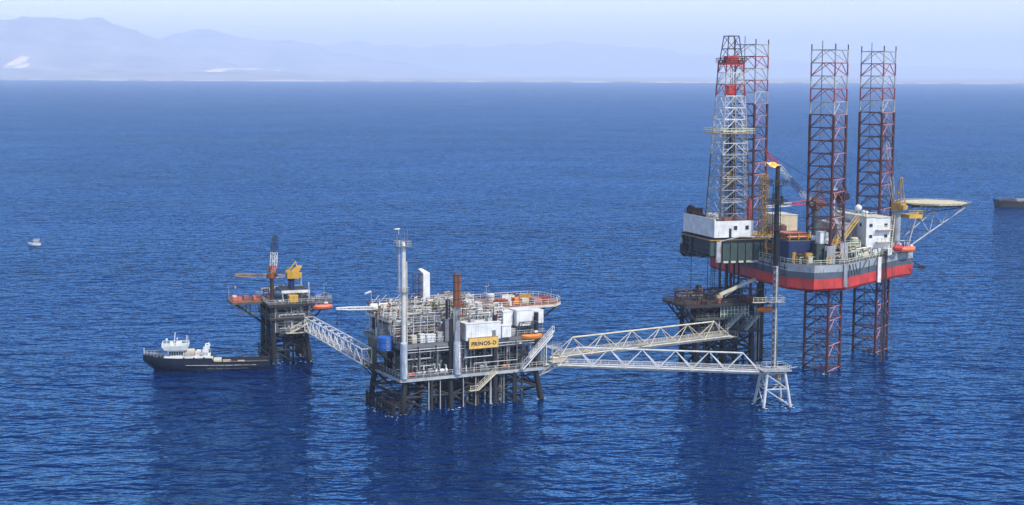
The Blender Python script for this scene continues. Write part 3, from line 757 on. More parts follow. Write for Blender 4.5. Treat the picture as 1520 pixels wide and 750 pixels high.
    module('largest white box module in the middle under the red brown upper floor', DF, 30.5, 1.6, 15.72, 4.3, 4.2, 3.7, 'clean_white', 'equipment_module', 'module', stilts=2.2, door=False)
    module('white box module nearest the right end of the central platform', DF, 35.2, 2.6, 15.72, 3.0, 3.2, 3.0, 'clean_white', 'equipment_module', 'module', stilts=2.4, door=False)
    lifeboat('orange lifeboat hung on the central platform beside the bridge stairs', DF, 32.8, -1.7, 15.0, 'orange', L=5.6, scale_h=.5)
    davit('grey davit holding the orange lifeboat of the central platform', DF, 32.8, .6, 15.72, 5.6)
    # tanks and vessels
    tank('blue drum tank at the left end of the central platform', DF, -1.95, 4.6, 14.3, 1.75, 2.9, 'blue', band='navy')
    tank('white vertical tank between the vent column and the rusty stack', DF, 11.4, 6.0, 15.72, 1.35, 5.2, 'white', rail=True)
    tank('cream vertical tank just left of the rusty stack', DF, 9.2, 8.4, 20.62, 1.2, 2.6, 'cream')
    vessel('cream horizontal vessel under the upper deck behind the blue drum tank', DF, 4.6, 10.5, 16.2, 5.2, 1.35, 'cream')
    vessel('white horizontal vessel at the top left of the central platform', DF, 4.2, 17.5, 20.62, 8.0, .75, 'cream')
    vessel('second white horizontal vessel lying behind the tall vent column', DF, 5.0, 20.2, 20.62, 8.6, .8, 'white')
    vessel('white vessel crossing behind the rusty exhaust stack', DF, 20.5, 13.5, 20.62, 6.0, 1.1, 'white')
    vessel('grey vessel on the middle deck behind the front pipe racks', DF, 20, 9.0, 15.72, 7.0, 1.1, 'pale_grey')
    module('pale tilted roof hut on the upper deck left of the red brown floor', DF, 21.6, 9.2, 20.62, 3.4, 2.6, 2.2, 'white', 'roof_hut', 'hut', door=False)
    for i, (x, y, w, h, m_, lab) in enumerate((
            (5.6, 1.6, 1.3, 1.9, 'white', 'small white cabinet nearest the vent column on the middle deck'),
            (7.2, 1.5, 2.2, 1.7, 'clean_white', 'wide white louvred cabinet on the front edge of the middle deck'),
            (10.0, 1.6, 1.5, 2.1, 'pale_grey', 'grey cabinet under the dark frame box by the rusty stack'),
            (3.6, 1.7, 1.2, 1.6, 'cream', 'cream cabinet at the front left of the middle deck'),
            (28.9, 1.6, 1.3, 1.5, 'pale_grey', 'low grey cabinet right of the small pale cabin'))):
        module(lab, DF, x, y, 15.72, w, 1.2, h, m_, 'control_cabinet', 'cabinet', door=False)
    # pumps on the lower deck's front edge
    for x, y, m_, lab, s_ in ((4.4, .9, 'white', 'white pump skid right of the vent column base', 1.1), (7.3, 1.1, 'clean_white', 'white pump skid in the middle of the lower deck front', 1.15),
                          (10.2, .9, 'white', 'white pump skid left of the rusty stack base', 1.0), (2.3, .5, 'red', 'red pump skid beside the vent column base', .7),
                          (26.6, 1.0, 'orange', 'small orange pump under the white box modules', .8), (20.6, 1.2, 'pale_grey', 'grey pump skid under the yellow name sign', 1.0)):
        skid(lab, DF, x, y, 8.02, m_, s=s_)
    # pipe racks
    racks = [
        ('white pipe rack behind the cream horizontal vessel at the left end', .6, 12.6, 15.72, 9, 1.9, 4.6, 3, 9), ('front pipe rack between vent column and rusty stack', 2.6, 3.0, 15.72, 9, 2.2, 6.2, 3, 13),
        ('second row pipe rack behind the front cabinets', 1.6, 6.4, 15.72, 8.5, 1.8, 6.6, 3, 11), ('pipe rack behind the white control building', 15.4, 4.4, 15.72, 11, 2.4, 6.4, 3, 14),
        ('tall pipe rack right of the rusty stack', 15.6, 7.0, 20.62, 6.0, 2.4, 3.8, 2, 9), ('pipe rack on the upper deck below the white tower', 6.4, 10.4, 20.62, 9, 2.4, 2.8, 2, 11),
        ('pipe rack on the upper deck left of the white tower', 1.2, 13.2, 20.62, 9, 2.2, 2.2, 2, 8), ('pipe rack on the upper deck right of the white tower', 15.5, 17.4, 20.62, 10, 2.4, 2.6, 2, 9),
        ('pipe rack at the back edge of the upper deck', 1.5, 21.4, 20.62, 22, 1.2, 1.9, 1, 6), ('small pipe rack under the white box modules', 27.5, 5.2, 15.72, 10, 1.6, 3.0, 2, 8),
        ('pipe rack on the lower deck below the yellow name sign', 16.5, 2.2, 8.02, 11, 2.0, 5.6, 2, 9), ('pipe rack on the lower deck behind the white pumps', 2.6, 3.0, 8.02, 8.6, 1.8, 5.2, 2, 9),
        ('pipe rack at the right end of the lower deck', 28.5, 1.4, 8.02, 8, 2.0, 5.6, 2, 9),
    ]
    racks += [
        ('pipe rack along the left edge of the middle deck above the tarpaulins', -.1, 13.6, 15.72, 4.2, 1.6, 5.4, 3, 9), ('pipe rack at the left corner just right of the blue drum tank', .2, 4.4, 15.72, 4.4, 1.6, 5.4, 3, 10),
        ('pipe rack above the white vertical tank', 8.6, 6.6, 20.62, 5.6, 1.6, 2.8, 2, 9), ('pipe rack on the upper deck right behind the rusty stack', 14.6, 10.4, 20.62, 7.0, 1.8, 3.2, 2, 10),
        ('pipe rack over the roof of the white control building', 17.6, 3.8, 19.78, 7.4, 1.6, 2.6, 2, 9), ('slim pipe rack between the control building and the white modules', 25.6, 3.4, 15.72, 2.0, 1.6, 6.4, 3, 7),
    ]
    for i, (lab, x, y, z, lx, ly, h, lv, n) in enumerate(racks):
        n = int(n * 1.35)
        low = z < 10
        rack(lab, DF, x, y, z, lx, ly, h, lv, n, frame='grey' if low else ('white', 'pale_grey', 'white', 'cream')[i % 4], mats=('pale_grey', 'grey', 'galv', 'white') if low else ('white', 'pale_grey', 'galv', 'cream', 'grey', 'rust', 'white', 'derrick_steel', 'olive', 'tan'), seed=40 + i, post=1.9, r=(.06, .19))
    for x, y, h, lab in ((3.4, 14.6, 3.4, 'left of the white vessels'), (7.6, 9.6, 4.4, 'above the cream vertical tank'), (10.6, 12.6, 3.6, 'in front of the white tower'), (17.6, 12.4, 3.2, 'right of the rusty chimney'),
                         (19.6, 8.4, 4.0, 'behind the control building roof'), (23.4, 12.2, 3.6, 'left of the tilted roof hut'), (24.9, 17.5, 3.2, 'at the back left of the red brown floor')):
        t = T('vent_pipe', 'thin white vent pipe ' + lab, 'vent pipe', DF, x, y, 20.62)
        MB().pipe([(0, 0, 0), (0, 0, h), (.5, 0, h + .3), (.5, 0, h)], .11, 7).build('pipe', 'white', t)
        MB().lathe((0, 0, 0), (0, 0, 1), [(0, .24), (.12, .24)], 10).build('flange', 'grey', t)
    # boom pointing left from the upper deck
    t = T('swing_boom', 'white horizontal boom sticking out left from the central platform', 'boom', DF, 1.4, 16.5, 20.62)
    MB().bar((0, 0, 0), (0, 0, 2.0), .3, 10).build('post', 'brown', t)
    b = boom(MB(), (.2, 0, 1.5), (-9.6, 3.4, 1.5), .8, .6, 10, .11, .06, None, .5).build('boom', ['white'], t, smooth=0)
    MB().bar((-9.4, 3.3, 1.4), (-9.4, 3.3, -1.5), .09, 5).bar((-8.5, 3.0, 1.4), (-8.5, 3.0, -2.2), .07, 5).lathe((-9.4, 3.3, -2.4), (0, 0, 1), [(0, .1), (.3, .3), (.8, .2)], 8).build('hanging_block', 'dark', t)
    t = T('windsock', 'white windsock on a thin pole at the left of the central platform', 'windsock', DF, .8, 20.2, 20.62)
    MB().bar((0, 0, 0), (0, 0, 5.2), .07, 6).build('pole', 'pale_grey', t)
    MB().lathe((0, 0, 5.0), (-1, .35, -.35), [(0, .32), (1.6, .16)], 10).build('sock', 'white', t)
    # clutter on the helideck floor
    z = 21.92
    container('small faded red container on the red brown upper floor', DF, 30.2, 10.5, z, 2.2, 1.8, 1.1, 'faded_red')
    container('orange container at the middle of the red brown upper floor', DF, 33.6, 9.2, z, 1.5, 1.4, 1.6, 'orange')
    container('cream container on the red brown upper floor', DF, 36.2, 10.2, z, 2.0, 1.6, 1.1, 'cream')
    container('pink container near the right end of the red brown upper floor', DF, 39.2, 9.6, z, 2.2, 1.7, 1.0, 'pink')
    basket('faded red open basket near the right tip of the upper floor', DF, 42.2, 11, z, 2.4, 1.5, 1.0, 'faded_red')
    basket('rusty open basket left of the orange container', DF, 28.3, 8.4, z, 2.2, 1.4, 1.2, 'rust')
    basket('white open basket at the back of the red brown floor', DF, 34, 15, z, 2.6, 1.6, 1.3, 'white')
    basket('yellow open basket at the back right of the red brown floor', DF, 39, 15.4, z, 2.4, 1.6, 1.2, 'ochre')
    tank('small white round tank on the back left of the red brown floor', DF, 30.5, 16, z, .9, 1.8, 'white')
    for k, (x, y, m_, lab) in enumerate(((38.3, 8.2, 'blue', 'blue oil drum at the front rail of the red brown floor'), (31.9, 8.0, 'white', 'white oil drum between the faded red and orange containers'), (41.9, 9.0, 'rust', 'rusty oil drum right of the pink container'))):
        drums(lab, DF, x, y, z, m_)
    winch('rusty winch at the back of the red brown floor', DF, 36.6, 17.4, z, 'rust', s=.9)
    mast('thin antenna mast left of the red brown floor', DF, 25.8, 8.6, 20.62, 6.6)
    mast('short antenna mast behind the white control building', DF, 16.2, 9.8, 20.62, 4.6, arms=1)
    mast('thin pole at the right tip of the red brown floor', DF, 44.2, 10, z, 3.4, .06, arms=0)
    mast('lamp pole near the white horizontal vessel', DF, 9.4, 22.6, 20.62, 3.6, .07, arms=1)

# ------------------------------------------------------------------ small platform on the left
def small_platform():
    t = T('wellhead_platform', 'small crane topped wellhead platform at the left with dark piled legs', 'oil platform', SF)
    legs = [(x, y) for y in (0, 7.5, 15) for x in (0, 9)]
    bat = lambda x, y: ((0, 0) if x < 5 else (1.4, 0))
    jacket(t, legs, 15.6, [[(0, 1)], [(2, 3)], [(4, 5)], [(0, 2), (2, 4)], [(1, 3), (3, 5)]], .72, batter=bat)
    rg = random.Random(5)
    for k in range(11):
        x = rg.uniform(.8, 8); y = rg.uniform(4, 14); MB().bar((x, y, -3), (x, y, 15), rg.choice((.16, .2, .28)), 8).build('conductor', rg.choice(('leg_dark', 'dark', 'brown')), t)
    MB().bar((-.2, 13.5, -4), (-.2, 13.5, 14), .6, 12).build('caisson', 'leg_dark', t)
    b = MB()
    for zz in (.6, 2.4): b.bar((-1.4, -1.2, zz), (-1.4, 15, zz), .2, 8)
    for k in range(6): b.bar((-1.4, -1.2 + k * 3, -2), (-1.4, -1.2 + k * 3, 3.4), .16, 8)
    b.build('boat_landing', 'leg_dark', t)
    deck(t, 'lower_deck', 1.5, -1.2, 10, 14, 8.2, edge='dark', depth=.6, nb=4)
    deck(t, 'middle_deck', -1, -1, 10.5, 16, 12.2, edge='dark', depth=.5, nb=4, railmat='grey')
    deck(t, 'upper_deck', -1.5, -1.5, 11, 17, 16.0, edge='dark', depth=.7, nb=5)
    deck(t, 'left_wing_deck', -10, 5.5, -1.6, 13.5, 16.0, edge='olive', top='redbrown', depth=.5, nb=4, railmat='redbrown')
    deck(t, 'right_wing_deck', 11.1, 1.5, 16.5, 9.5, 16.0, edge='grey', depth=.5, nb=3)
    for y in (6.5, 12.5): MB().bar((-9, y, 15.3), (-.5, y, 9.2), .22, 8).bar((-5, y, 15.3), (-5, y, 12.3), .14, 6).build('wing_strut', 'dark', t)
    for y in (2.5, 8.5): MB().bar((15.6, y, 15.3), (9.5, y, 9.2), .22, 8).build('wing_strut', 'dark', t)
    b = MB()
    for k in range(12): b.bar((-9.4 + k * .7, 5.6, 15.4), (-8.2 + k * .6, 6.2, 13.2), .06, 4)
    b.bar((-8.6, 6.2, 13.2), (-1.6, 6.2, 12.9), .08, 4).build('safety_net_frame', 'olive', t)
    for x in (.5, 4.8, 9.6):
        for y in (-.4, 7, 14.5):
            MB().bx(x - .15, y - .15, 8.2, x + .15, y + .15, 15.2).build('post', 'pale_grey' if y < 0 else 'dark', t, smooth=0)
    MB().bx(1.2, 6.0, 8.3, 9.8, 6.2, 15).build('shade_wall', 'dark', t, smooth=0)  # dark sheet added to deepen the shade between the decks
    for k in range(18):
        z = rg.uniform(9, 15); x0 = rg.uniform(0, 5); x1 = x0 + rg.uniform(2, 5); y = rg.uniform(-.8, 4)
        MB().pipe([(x0, y, z), (x1, y, z), (x1, y, rg.choice((8.3, 15.2, 12.3)))], rg.uniform(.08, .18), 7).build('pipe', rg.choice(('grey', 'white', 'pale_grey', 'dark', 'dark')), t)
    for k in range(8):
        x = rg.uniform(1.5, 8.5); y = rg.uniform(.5, 4); h = rg.uniform(1, 2.6)
        MB().bx(x, y, 8.2, x + 1.1, y + 1, 8.2 + h).build('cabinet', rg.choice(('grey', 'dark', 'pale_grey', 'green')), t, smooth=0)
    s = MB(); stair(s, (4.2, -1.9, 8.2), (9.0, -1.9, 10.6)); s.bx(3, -2.4, 8.05, 9, -1.2, 8.2); s.build('stairs', 'cream', t, smooth=0)
    # raised crane module
    mo = MB().bx(3.2, 3.2, 18.6, 10.6, 13, 18.9).build('crane_deck', 'dark', t, smooth=0)
    b = MB()
    for y in (3.3, 12.9): b.bx(3.0, y - .12, 18.2, 10.8, y + .12, 18.95)
    b.build('deck_beam', 'white', mo, smooth=0)
    for x in (3.3, 10.5):
        for y in (3.3, 12.9): MB().bx(x - .15, y - .15, 16, x + .15, y + .15, 18.5 if x < 5 else 21).build('post', 'pale_grey', t, smooth=0)
    b = MB().bar((8, 3.5, 16), (10.4, 3.5, 18.4), .16, 5).bar((10.4, 3.5, 16), (8, 3.5, 18.4), .16, 5).bar((10.4, 3.5, 16), (10.4, 12, 18.4), .16, 5).build('cross_brace', 'dark', t)

def small_platform_things():
    crane('red and white lattice crane with upright boom on the small left platform', SF, .5, 4.0, 16.02, (-64.1, 416.6, 33.9), ped_h=6.4, ped_r=.5, house='rust', boomcols=('coral', 'white', 'black'), cols=((.16, 0), (.5, 1), (1.1, 2)), rods=(.1, .06), bw=1.7, bays=9, frame_h=2.0, hook=False, ped='brown', house_s=.62, pendants=False)
    crane('yellow crane with tall inclined gantry and level boom on the small left platform', SF, 6.8, 8.6, 18.92, (-75.6, 419.5, 22.6), ped_h=2.6, ped_r=.85, house='yellow', boomcols=('ochre', 'tan'), cols=((.5, 1), (1.1, 0)), bw=1.3, bays=11, frame_h=2.6, ped='navy', foot_up=.6, pendants=False, house_s=1.0, tall=1.4)
    container('yellow orange container between the crane posts of the small left platform', SF, 4.3, -.2, 16.02, 2.6, 2.0, 2.0, 'yellow')
    tank('blue round tank at the right of the small left platform', SF, 13.0, 6.0, 16.02, 1.5, 1.7, 'blue', band='white')
    lifeboat('coral red lifeboat hung at the right of the small left platform', SF, 13.4, .6, 13.6, 'coral', L=6.0, scale_h=.6)
    davit('davit over the coral lifeboat of the small left platform', SF, 13.4, 2.4, 16.02, 5.6, out=2, h=1.6)
    container('red container nearest the crane on the left wing of the small platform', SF, -4.0, 7.0, 16.02, 1.9, 1.5, 1.3, 'coral')
    container('rust red container in the middle of the left wing of the small platform', SF, -6.4, 8.4, 16.02, 1.7, 1.5, 1.2, 'redbrown')
    container('white small box on the outer tip of the left wing of the small platform', SF, -9.2, 9.5, 16.02, 1.2, 1.2, 1.2, 'white')
    basket('coral open basket on the left tip of the small platform', SF, -9.3, 7.0, 16.02, 2.2, 1.3, 1.1, 'coral')
    basket('rusty open basket beside the red and white crane foot', SF, -1.0, 6.6, 16.02, 2.2, 1.3, 1.1, 'rust')
    rack('pipe rack under the upper deck of the small left platform', SF, 1, -.6, 8.22, 8.5, 1.8, 6.6, 3, 9, frame='grey', mats=('pale_grey', 'white', 'dark', 'grey'), seed=91)
    rack('low pipe rack on the back of the small left platform', SF, 0, 13.8, 16.02, 9, 1.8, 1.8, 1, 5, frame='brown', mats=('brown', 'grey', 'pale_grey'), seed=92)
    tank('grey upright tank beside the cross braces of the small left platform', SF, 8.4, 7.0, 16.02, .8, 1.7, 'tan')
    winch('dark winch beside the yellow container on the small left platform', SF, 7.6, -.4, 16.02, 'brown', s=.8)
    skid('grey pump skid at the front edge of the small left platform', SF, 1.2, -.9, 16.02, 'pale_grey', s=.8)
    mast('lamp pole at the right corner of the small left platform', SF, 16, 8.8, 16.02, 3.6, .07, arms=1)
    mast('lamp pole at the left tip of the small left platform', SF, -9.6, 12.8, 16.02, 3.4, .07, arms=1)

# ------------------------------------------------------------------ dark platform below the drilling rig
def rig_platform():
    t = T('wellhead_platform', 'dark rusty wellhead platform standing beneath the drill derrick', 'oil platform', PF)
    legs = [(x, y) for y in (1, 10.5) for x in (1.5, 9.5, 18)]
    jacket(t, legs, 16, [[(0, 1), (1, 2)], [(3, 4), (4, 5)], [(0, 3)], [(1, 4)], [(2, 5)]], .75)
    rg = random.Random(6)
    for k in range(22):
        x = rg.uniform(2, 17); y = rg.uniform(.5, 12); MB().bar((x, y, -3), (x, y, 15.5), rg.choice((.18, .25, .34)), 8).build('conductor', rg.choice(('leg_dark', 'dark', 'brown', 'dark')), t)
    for k, (x, y) in enumerate(((21.2, 2.6), (22.2, 3.2), (21.6, 4.2))): MB().bar((x, y, -3), (x, y, 22.5 - k), .55, 10).build('caisson', 'leg_dark', t)
    MB().bar((19.4, 1.0, -3), (19.4, 1, 16), .16, 8).bar((20.2, .8, -3), (20.2, .8, 16), .1, 8).build('riser', 'pale_grey', t)
    deck(t, 'lower_deck', 1, -1, 19.5, 11, 8.8, edge='dark', depth=.6, nb=4, railmat='grey')
    deck(t, 'middle_deck', 0, -1.2, 19.5, 11, 12.6, edge='green', depth=.5, nb=4, railmat='grey')
    deck(t, 'upper_deck', -4, -2.5, 21.5, 11.5, 16.4, edge='dark', top='brown', depth=.6, nb=7, railmat='brown')
    for y in (-1, 5, 10):
        MB().bar((-3.4, y, 15.7), (1.5, y, 9.8), .25, 8).bar((-1.6, y, 15.7), (-1.6, y, 13.5), .14, 6).build('deck_strut', 'dark', t)
        MB().bar((20.4, y, 15.7), (17.5, y, 10), .25, 8).build('deck_strut', 'dark', t)
    MB().bx(7, -1.45, 12.7, 15.5, -1.3, 15.5).build('wind_wall', 'green', t, smooth=0)
    b = MB()
    for k in range(9): b.bx(7 + k * 1.05, -1.62, 12.6, 7.14 + k * 1.05, -1.48, 15.6)
    for zz in (13.4, 14.4): b.bx(7, -1.6, zz, 15.6, -1.5, zz + .12)
    b.build('cladding_rail', 'pale_green', t, smooth=0)
    for k in range(26):
        z = rg.uniform(9.3, 15.4); x0 = rg.uniform(1, 13); x1 = x0 + rg.uniform(2, 6); y = rg.uniform(-1.2, 4)
        MB().pipe([(x0, y, z), (x1, y, z), (x1, y, rg.choice((8.9, 12.7, 15.6)))], rg.uniform(.08, .2), 7).build('pipe', rg.choice(('grey', 'pale_grey', 'green', 'dark', 'brown', 'pale_green')), t)
    for k in range(12):
        x = rg.uniform(1.5, 17); y = rg.uniform(.2, 5); h = rg.uniform(1, 2.8); zz = rg.choice((8.8, 12.6))
        MB().bx(x, y, zz, x + 1.2, y + 1, zz + h).build('cabinet', rg.choice(('grey', 'dark', 'pale_grey', 'green', 'brown')), t, smooth=0)
    MB().bx(2, 6.0, 8.9, 18.8, 6.2, 15.5).build('shade_wall', 'dark', t, smooth=0)  # dark sheet that puts shade behind the lower decks
    s = MB(); stair(s, (8.5, -2.2, 9.4), (14.0, -2.2, 14.2)); stair(s, (14.5, -1.9, 8.8), (18.5, -1.9, 12.6)); s.build('stairs', 'pale_grey', t, smooth=0)
    s = MB().bx(3.8, -7, 8.0, 9.4, -1.3, 8.15).rail([(3.8, -7, 8.15), (3.8, -1.3, 8.15)], 1.1, .06, 1.5).rail([(9.4, -7, 8.15), (9.4, -1.3, 8.15)], 1.1, .06, 1.5)
    for x in (4, 9.2): s.bar((x, -6.8, 8.0), (x, 1, 3.6), .16, 6)
    s.build('bridge_landing', 'grey', t, smooth=0)

def rig_platform_things():
    # folded pedestal crane: thick beige beam
    t = T('folded_crane', 'folded beige box boom crane resting on the dark platform under the rig', 'crane', PF, 6.6, -1.2, 16.42)
    MB().lathe((0, 0, 0), (0, 0, 1), [(0, .55), (1.0, .55), (1.1, .75), (1.5, .75)], 12).build('pedestal', 'redbrown', t)
    MB().bx(-.7, -.6, 1.52, .9, .6, 2.3).build('slewing_house', 'tan', t, smooth=0)
    MB().beam((0, -.34, 2.4), (12.0, .8, 6.3), .55, .8).build('boom', 'cream', t, smooth=0)
    MB().beam((.6, .42, 2.3), (11.2, 1.4, 5.7), .5, .7).build('jib', 'tan', t, smooth=0)
    MB().bar((1.6, -.3, 1.8), (5.0, 0, 3.6), .16, 8).build('hydraulic_ram', 'grey', t)
    lifeboat('orange lifeboat at the right end of the dark platform under the rig', PF, 19.6, -3.4, 13.6, 'orange', L=5.4, scale_h=.7)
    davit('davit above the orange lifeboat of the dark platform', PF, 19.6, -1.2, 16.42, 5)
    rack('dark pipe rack on the left half of the dark platform', PF, -3, 3.6, 16.42, 8, 2.2, 2.8, 2, 9, frame='brown', mats=('brown', 'dark', 'grey', 'rust'), seed=71)
    rack('dark pipe rack under the derrick on the dark platform', PF, 6, 3, 16.42, 10, 2.6, 3.2, 2, 9, frame='dark', mats=('brown', 'dark', 'grey', 'green'), seed=72)
    rack('grey pipe rack on the lower deck of the dark platform', PF, 4, -.6, 8.82, 12, 2.0, 3.4, 1, 9, frame='grey', mats=('pale_grey', 'green', 'grey', 'dark', 'pale_green'), seed=73)
    tank('dark upright tank at the left of the dark platform', PF, 3.6, 5.0, 16.42, .8, 4.2, 'brown', band='dark')
    container('rusty container at the right of the dark platform deck', PF, 14.5, -1.6, 16.42, 3, 1.8, 1.7, 'rust')
    basket('rusty open basket at the left tip of the dark platform', PF, -3.6, -1.6, 16.42, 2.4, 1.4, 1.1, 'brown')
    skid('green pump skid behind the folded beige crane', PF, 9, .4, 16.42, 'green')
    winch('brown winch at the front of the dark platform deck', PF, 1.4, -1.6, 16.42, 'brown', s=.9)

# ------------------------------------------------------------------ flare tower
def flare():
    t = T('flare_tower', 'tall slim flare tower on a white four legged tripod base at the bridge end', 'flare tower', FF)
    B, A = 3.5, 2.1
    cs = ((-1, -1), (1, -1), (1, 1), (-1, 1))
    for sx, sy in cs: MB().bar((sx * B * 1.1, sy * B * 1.1, -4), (sx * A, sy * A, 8.4), .36, 10).build('leg', 'galv', t)
    for k in range(4):
        (ax, ay), (bx_, by_) = cs[k], cs[(k + 1) % 4]
        def P(c, z): w = B * 1.1 + (A - B * 1.1) * (z + 4) / 12.4; return (c[0] * w, c[1] * w, z)
        b = MB().bar(P(cs[k], 4.2), P(cs[(k + 1) % 4], 4.2), .16, 6).bar(P(cs[k], 4.2), P(cs[(k + 1) % 4], .3), .14, 6).bar(P(cs[(k + 1) % 4], 4.2), P(cs[k], 7.6), .14, 6).bar(P(cs[k], 7.9), P(cs[(k + 1) % 4], 7.9), .16, 6)
        b.build('brace', 'galv', t)
    d = MB().bx(-3.4, -3.0, 8.4, 3.6, 3.0, 8.6).build('base_platform', 'pale_grey', t, smooth=0)
    MB().rail([(-3.3, -2.9, 8.6), (3.5, -2.9, 8.6), (3.5, 2.9, 8.6), (-3.3, 2.9, 8.6)], 1.1, .06, 1.4, True).build('railing', 'galv', d)
    MB().bar((3.4, 0, 8.5), (6.0, 0, 8.9), .12, 6).build('outrigger', 'pale_grey', t)
    # lattice lower column with riser
    b = MB(); L = 16
    pts = [(-.6, -.5), (.6, -.5), (0, .6)]
    for x, y in pts: MB().bar((x, y, 8.6), (x * .95, y * .95, 33), .1, 8).build('chord', 'grey', t)
    for i in range(L):
        z0, z1 = 8.6 + 24.4 * i / L, 8.6 + 24.4 * (i + 1) / L
        for k in range(3):
            p, q = pts[k], pts[(k + 1) % 3]; b.bar((*p, z0), (*q, z1), .06, 4).bar((*p, z1), (*q, z1), .06, 4)
    b.build('lattice', 'pale_grey', t)
    MB().bar((.25, -.35, 8.6), (.25, -.35, 33), .26, 10).build('flare_riser', 'white', t)
    MB().bar((-.35, -.3, 8.6), (-.35, -.3, 33), .16, 8).build('pilot_line', 'dark', t)
    MB().lathe((0, 0, 32.9), (0, 0, 1), [(0, .4), (.5, .62), (20, .58), (20.4, .55), (23.2, .5)], 14).build('flare_stack', 'black', t)
    for sx in (-1, 1):
        q = MB().bar((sx * .95, .1, 30), (sx * .95, .1, 52), .09, 6)
        for k in range(18): q.bar((sx * .95, .1, 34 + k), (0, 0, 34.6 + k), .05, 4)
        q.build('pilot_line', 'dark', t)
    for zz, w, m_ in ((24.6, 2.0, 'pale_grey'), (41.6, 1.7, 'black'), (47.6, 1.9, 'black'), (52.0, 1.8, 'black')):
        p = MB().bx(-w, -w * .8, zz, w, w * .8, zz + .12).build('service_platform', m_, t, smooth=0)
        MB().rail([(-w, -w * .8, zz + .12), (w, -w * .8, zz + .12), (w, w * .8, zz + .12), (-w, w * .8, zz + .12)], 1.1, .06, 1, True).build('railing', m_, p)
    MB().bx(-5.4, -.5, 24.45, -2.02, .5, 24.58).rail([(-5.4, -.5, 24.58), (-2, -.5, 24.58)], 1.1, .06, 1).build('side_walkway', 'cream', t)
    MB().bx(-1.3, -.9, 48.0, -.8, -.2, 50.2).bx(.85, -.9, 48, 1.2, -.2, 49.6).build('control_box', 'black', t, smooth=0)
    MB().ladder((0, -.95, 9), (0, -.95, 52)).build('ladder', 'dark', t)
    MB().lathe((0, 0, 56.1), (0, 0, 1), [(-.02, .5), (.3, .62), (.5, .62)], 12).build('flare_tip', 'dark', t)
    fl = MB().lathe((.3, 0, 56.5), (-1, -.1, .22), [(0, .12), (.5, .42), (1.3, .62), (2.2, .46), (3.0, .2), (3.5, .02)], 12)
    fl.v = [tuple(Vector(p) + Vector((noise.noise(Vector(p) * 1.3), noise.noise(Vector(p) * 1.3 + Vector((5, 0, 0))), noise.noise(Vector(p) * 1.6 + Vector((0, 9, 0))))) * .38) for p in fl.v]
    o = fl.build('flame', 'flame', smooth=60); o.location = FF.pt(0, 0); o.rotation_euler = (0, 0, FF.a); tag(o, 'orange gas flame blowing left from the top of the flare tower', 'flame')
    tank('tan box shaped drum under the flare tower base platform', FF, .9, -1.2, 6.38, .7, 1.7, 'ochre', 'drum', 'knockout_drum')

# ------------------------------------------------------------------ jack-up drilling rig
def jack_leg(label, x, y, ztop, rot):
    fr = Frame(x, y, rot)
    t = T('jackup_leg', label, 'rig leg', fr, group='tall lattice legs of the drilling rig')
    s = 9.45; r = s / math.sqrt(3)
    P = [(r * math.cos(R(a)), r * math.sin(R(a))) for a in (150, 270, 30)]
    bay = 3.35; nb = int((ztop + 5) / bay)
    # slots: 0 maroon, 1 white, 2 red
    def slot(i): return 1 if i in (0, 2, 4) else 2 if i in (1, 3) else 0
    for (px, py) in P:
        c = MB()
        for i in range(nb):
            c.cur = 0 if i > 4 else slot(i)
            z1 = ztop - i * bay; z0 = z1 - bay
            c.bar((px, py, z0), (px, py, z1), .25 if i > 4 else .2, 10)
            c.bx(px - .36, py - .07, z0, px + .36, py + .07, z1) if i > 4 else None
        c.cur = 0; c.bar((px, py, ztop), (px, py, ztop + 1.5), .16, 8)
        c.build('chord', ['maroon', 'pale_grey', 'faded_red'], t)
    faces_ = []
    for k in range(3):
        A, B = P[k], P[(k + 1) % 3]; b = MB(); M = ((A[0] + B[0]) / 2, (A[1] + B[1]) / 2)
        for i in range(nb):
            z1 = ztop - i * bay; z0 = z1 - bay; b.cur = slot(i)
            if i > 4 and k == 1 and (i * 7) % 5 < 3: b.cur = 3  # sunlit look of the right-hand face put in as pink bracing
            b.bar((*A, z1), (*B, z1), .12, 6).bar((*M, z1), (*A, z0), .11, 6).bar((*M, z1), (*B, z0), .11, 6)
        faces_.append(b)
    b = faces_[0]; b.cur = 0
    for i in range(0, nb): # inner triangle
        z1 = ztop - i * bay
        m3 = [((P[k][0] + P[(k + 1) % 3][0]) / 2, (P[k][1] + P[(k + 1) % 3][1]) / 2, z1) for k in range(3)]
        for k in range(3): b.bar(m3[k], m3[(k + 1) % 3], .07, 5)
    for b in faces_: b.build('lattice', ['maroon', 'pale_grey', 'faded_red', 'pink'], t)
    MB().bar((-2.2, 1.2, -4), (-2.2, 1.2, ztop + 2.4), .12, 6).build('jetting_pipe', 'grey', t)
    return t

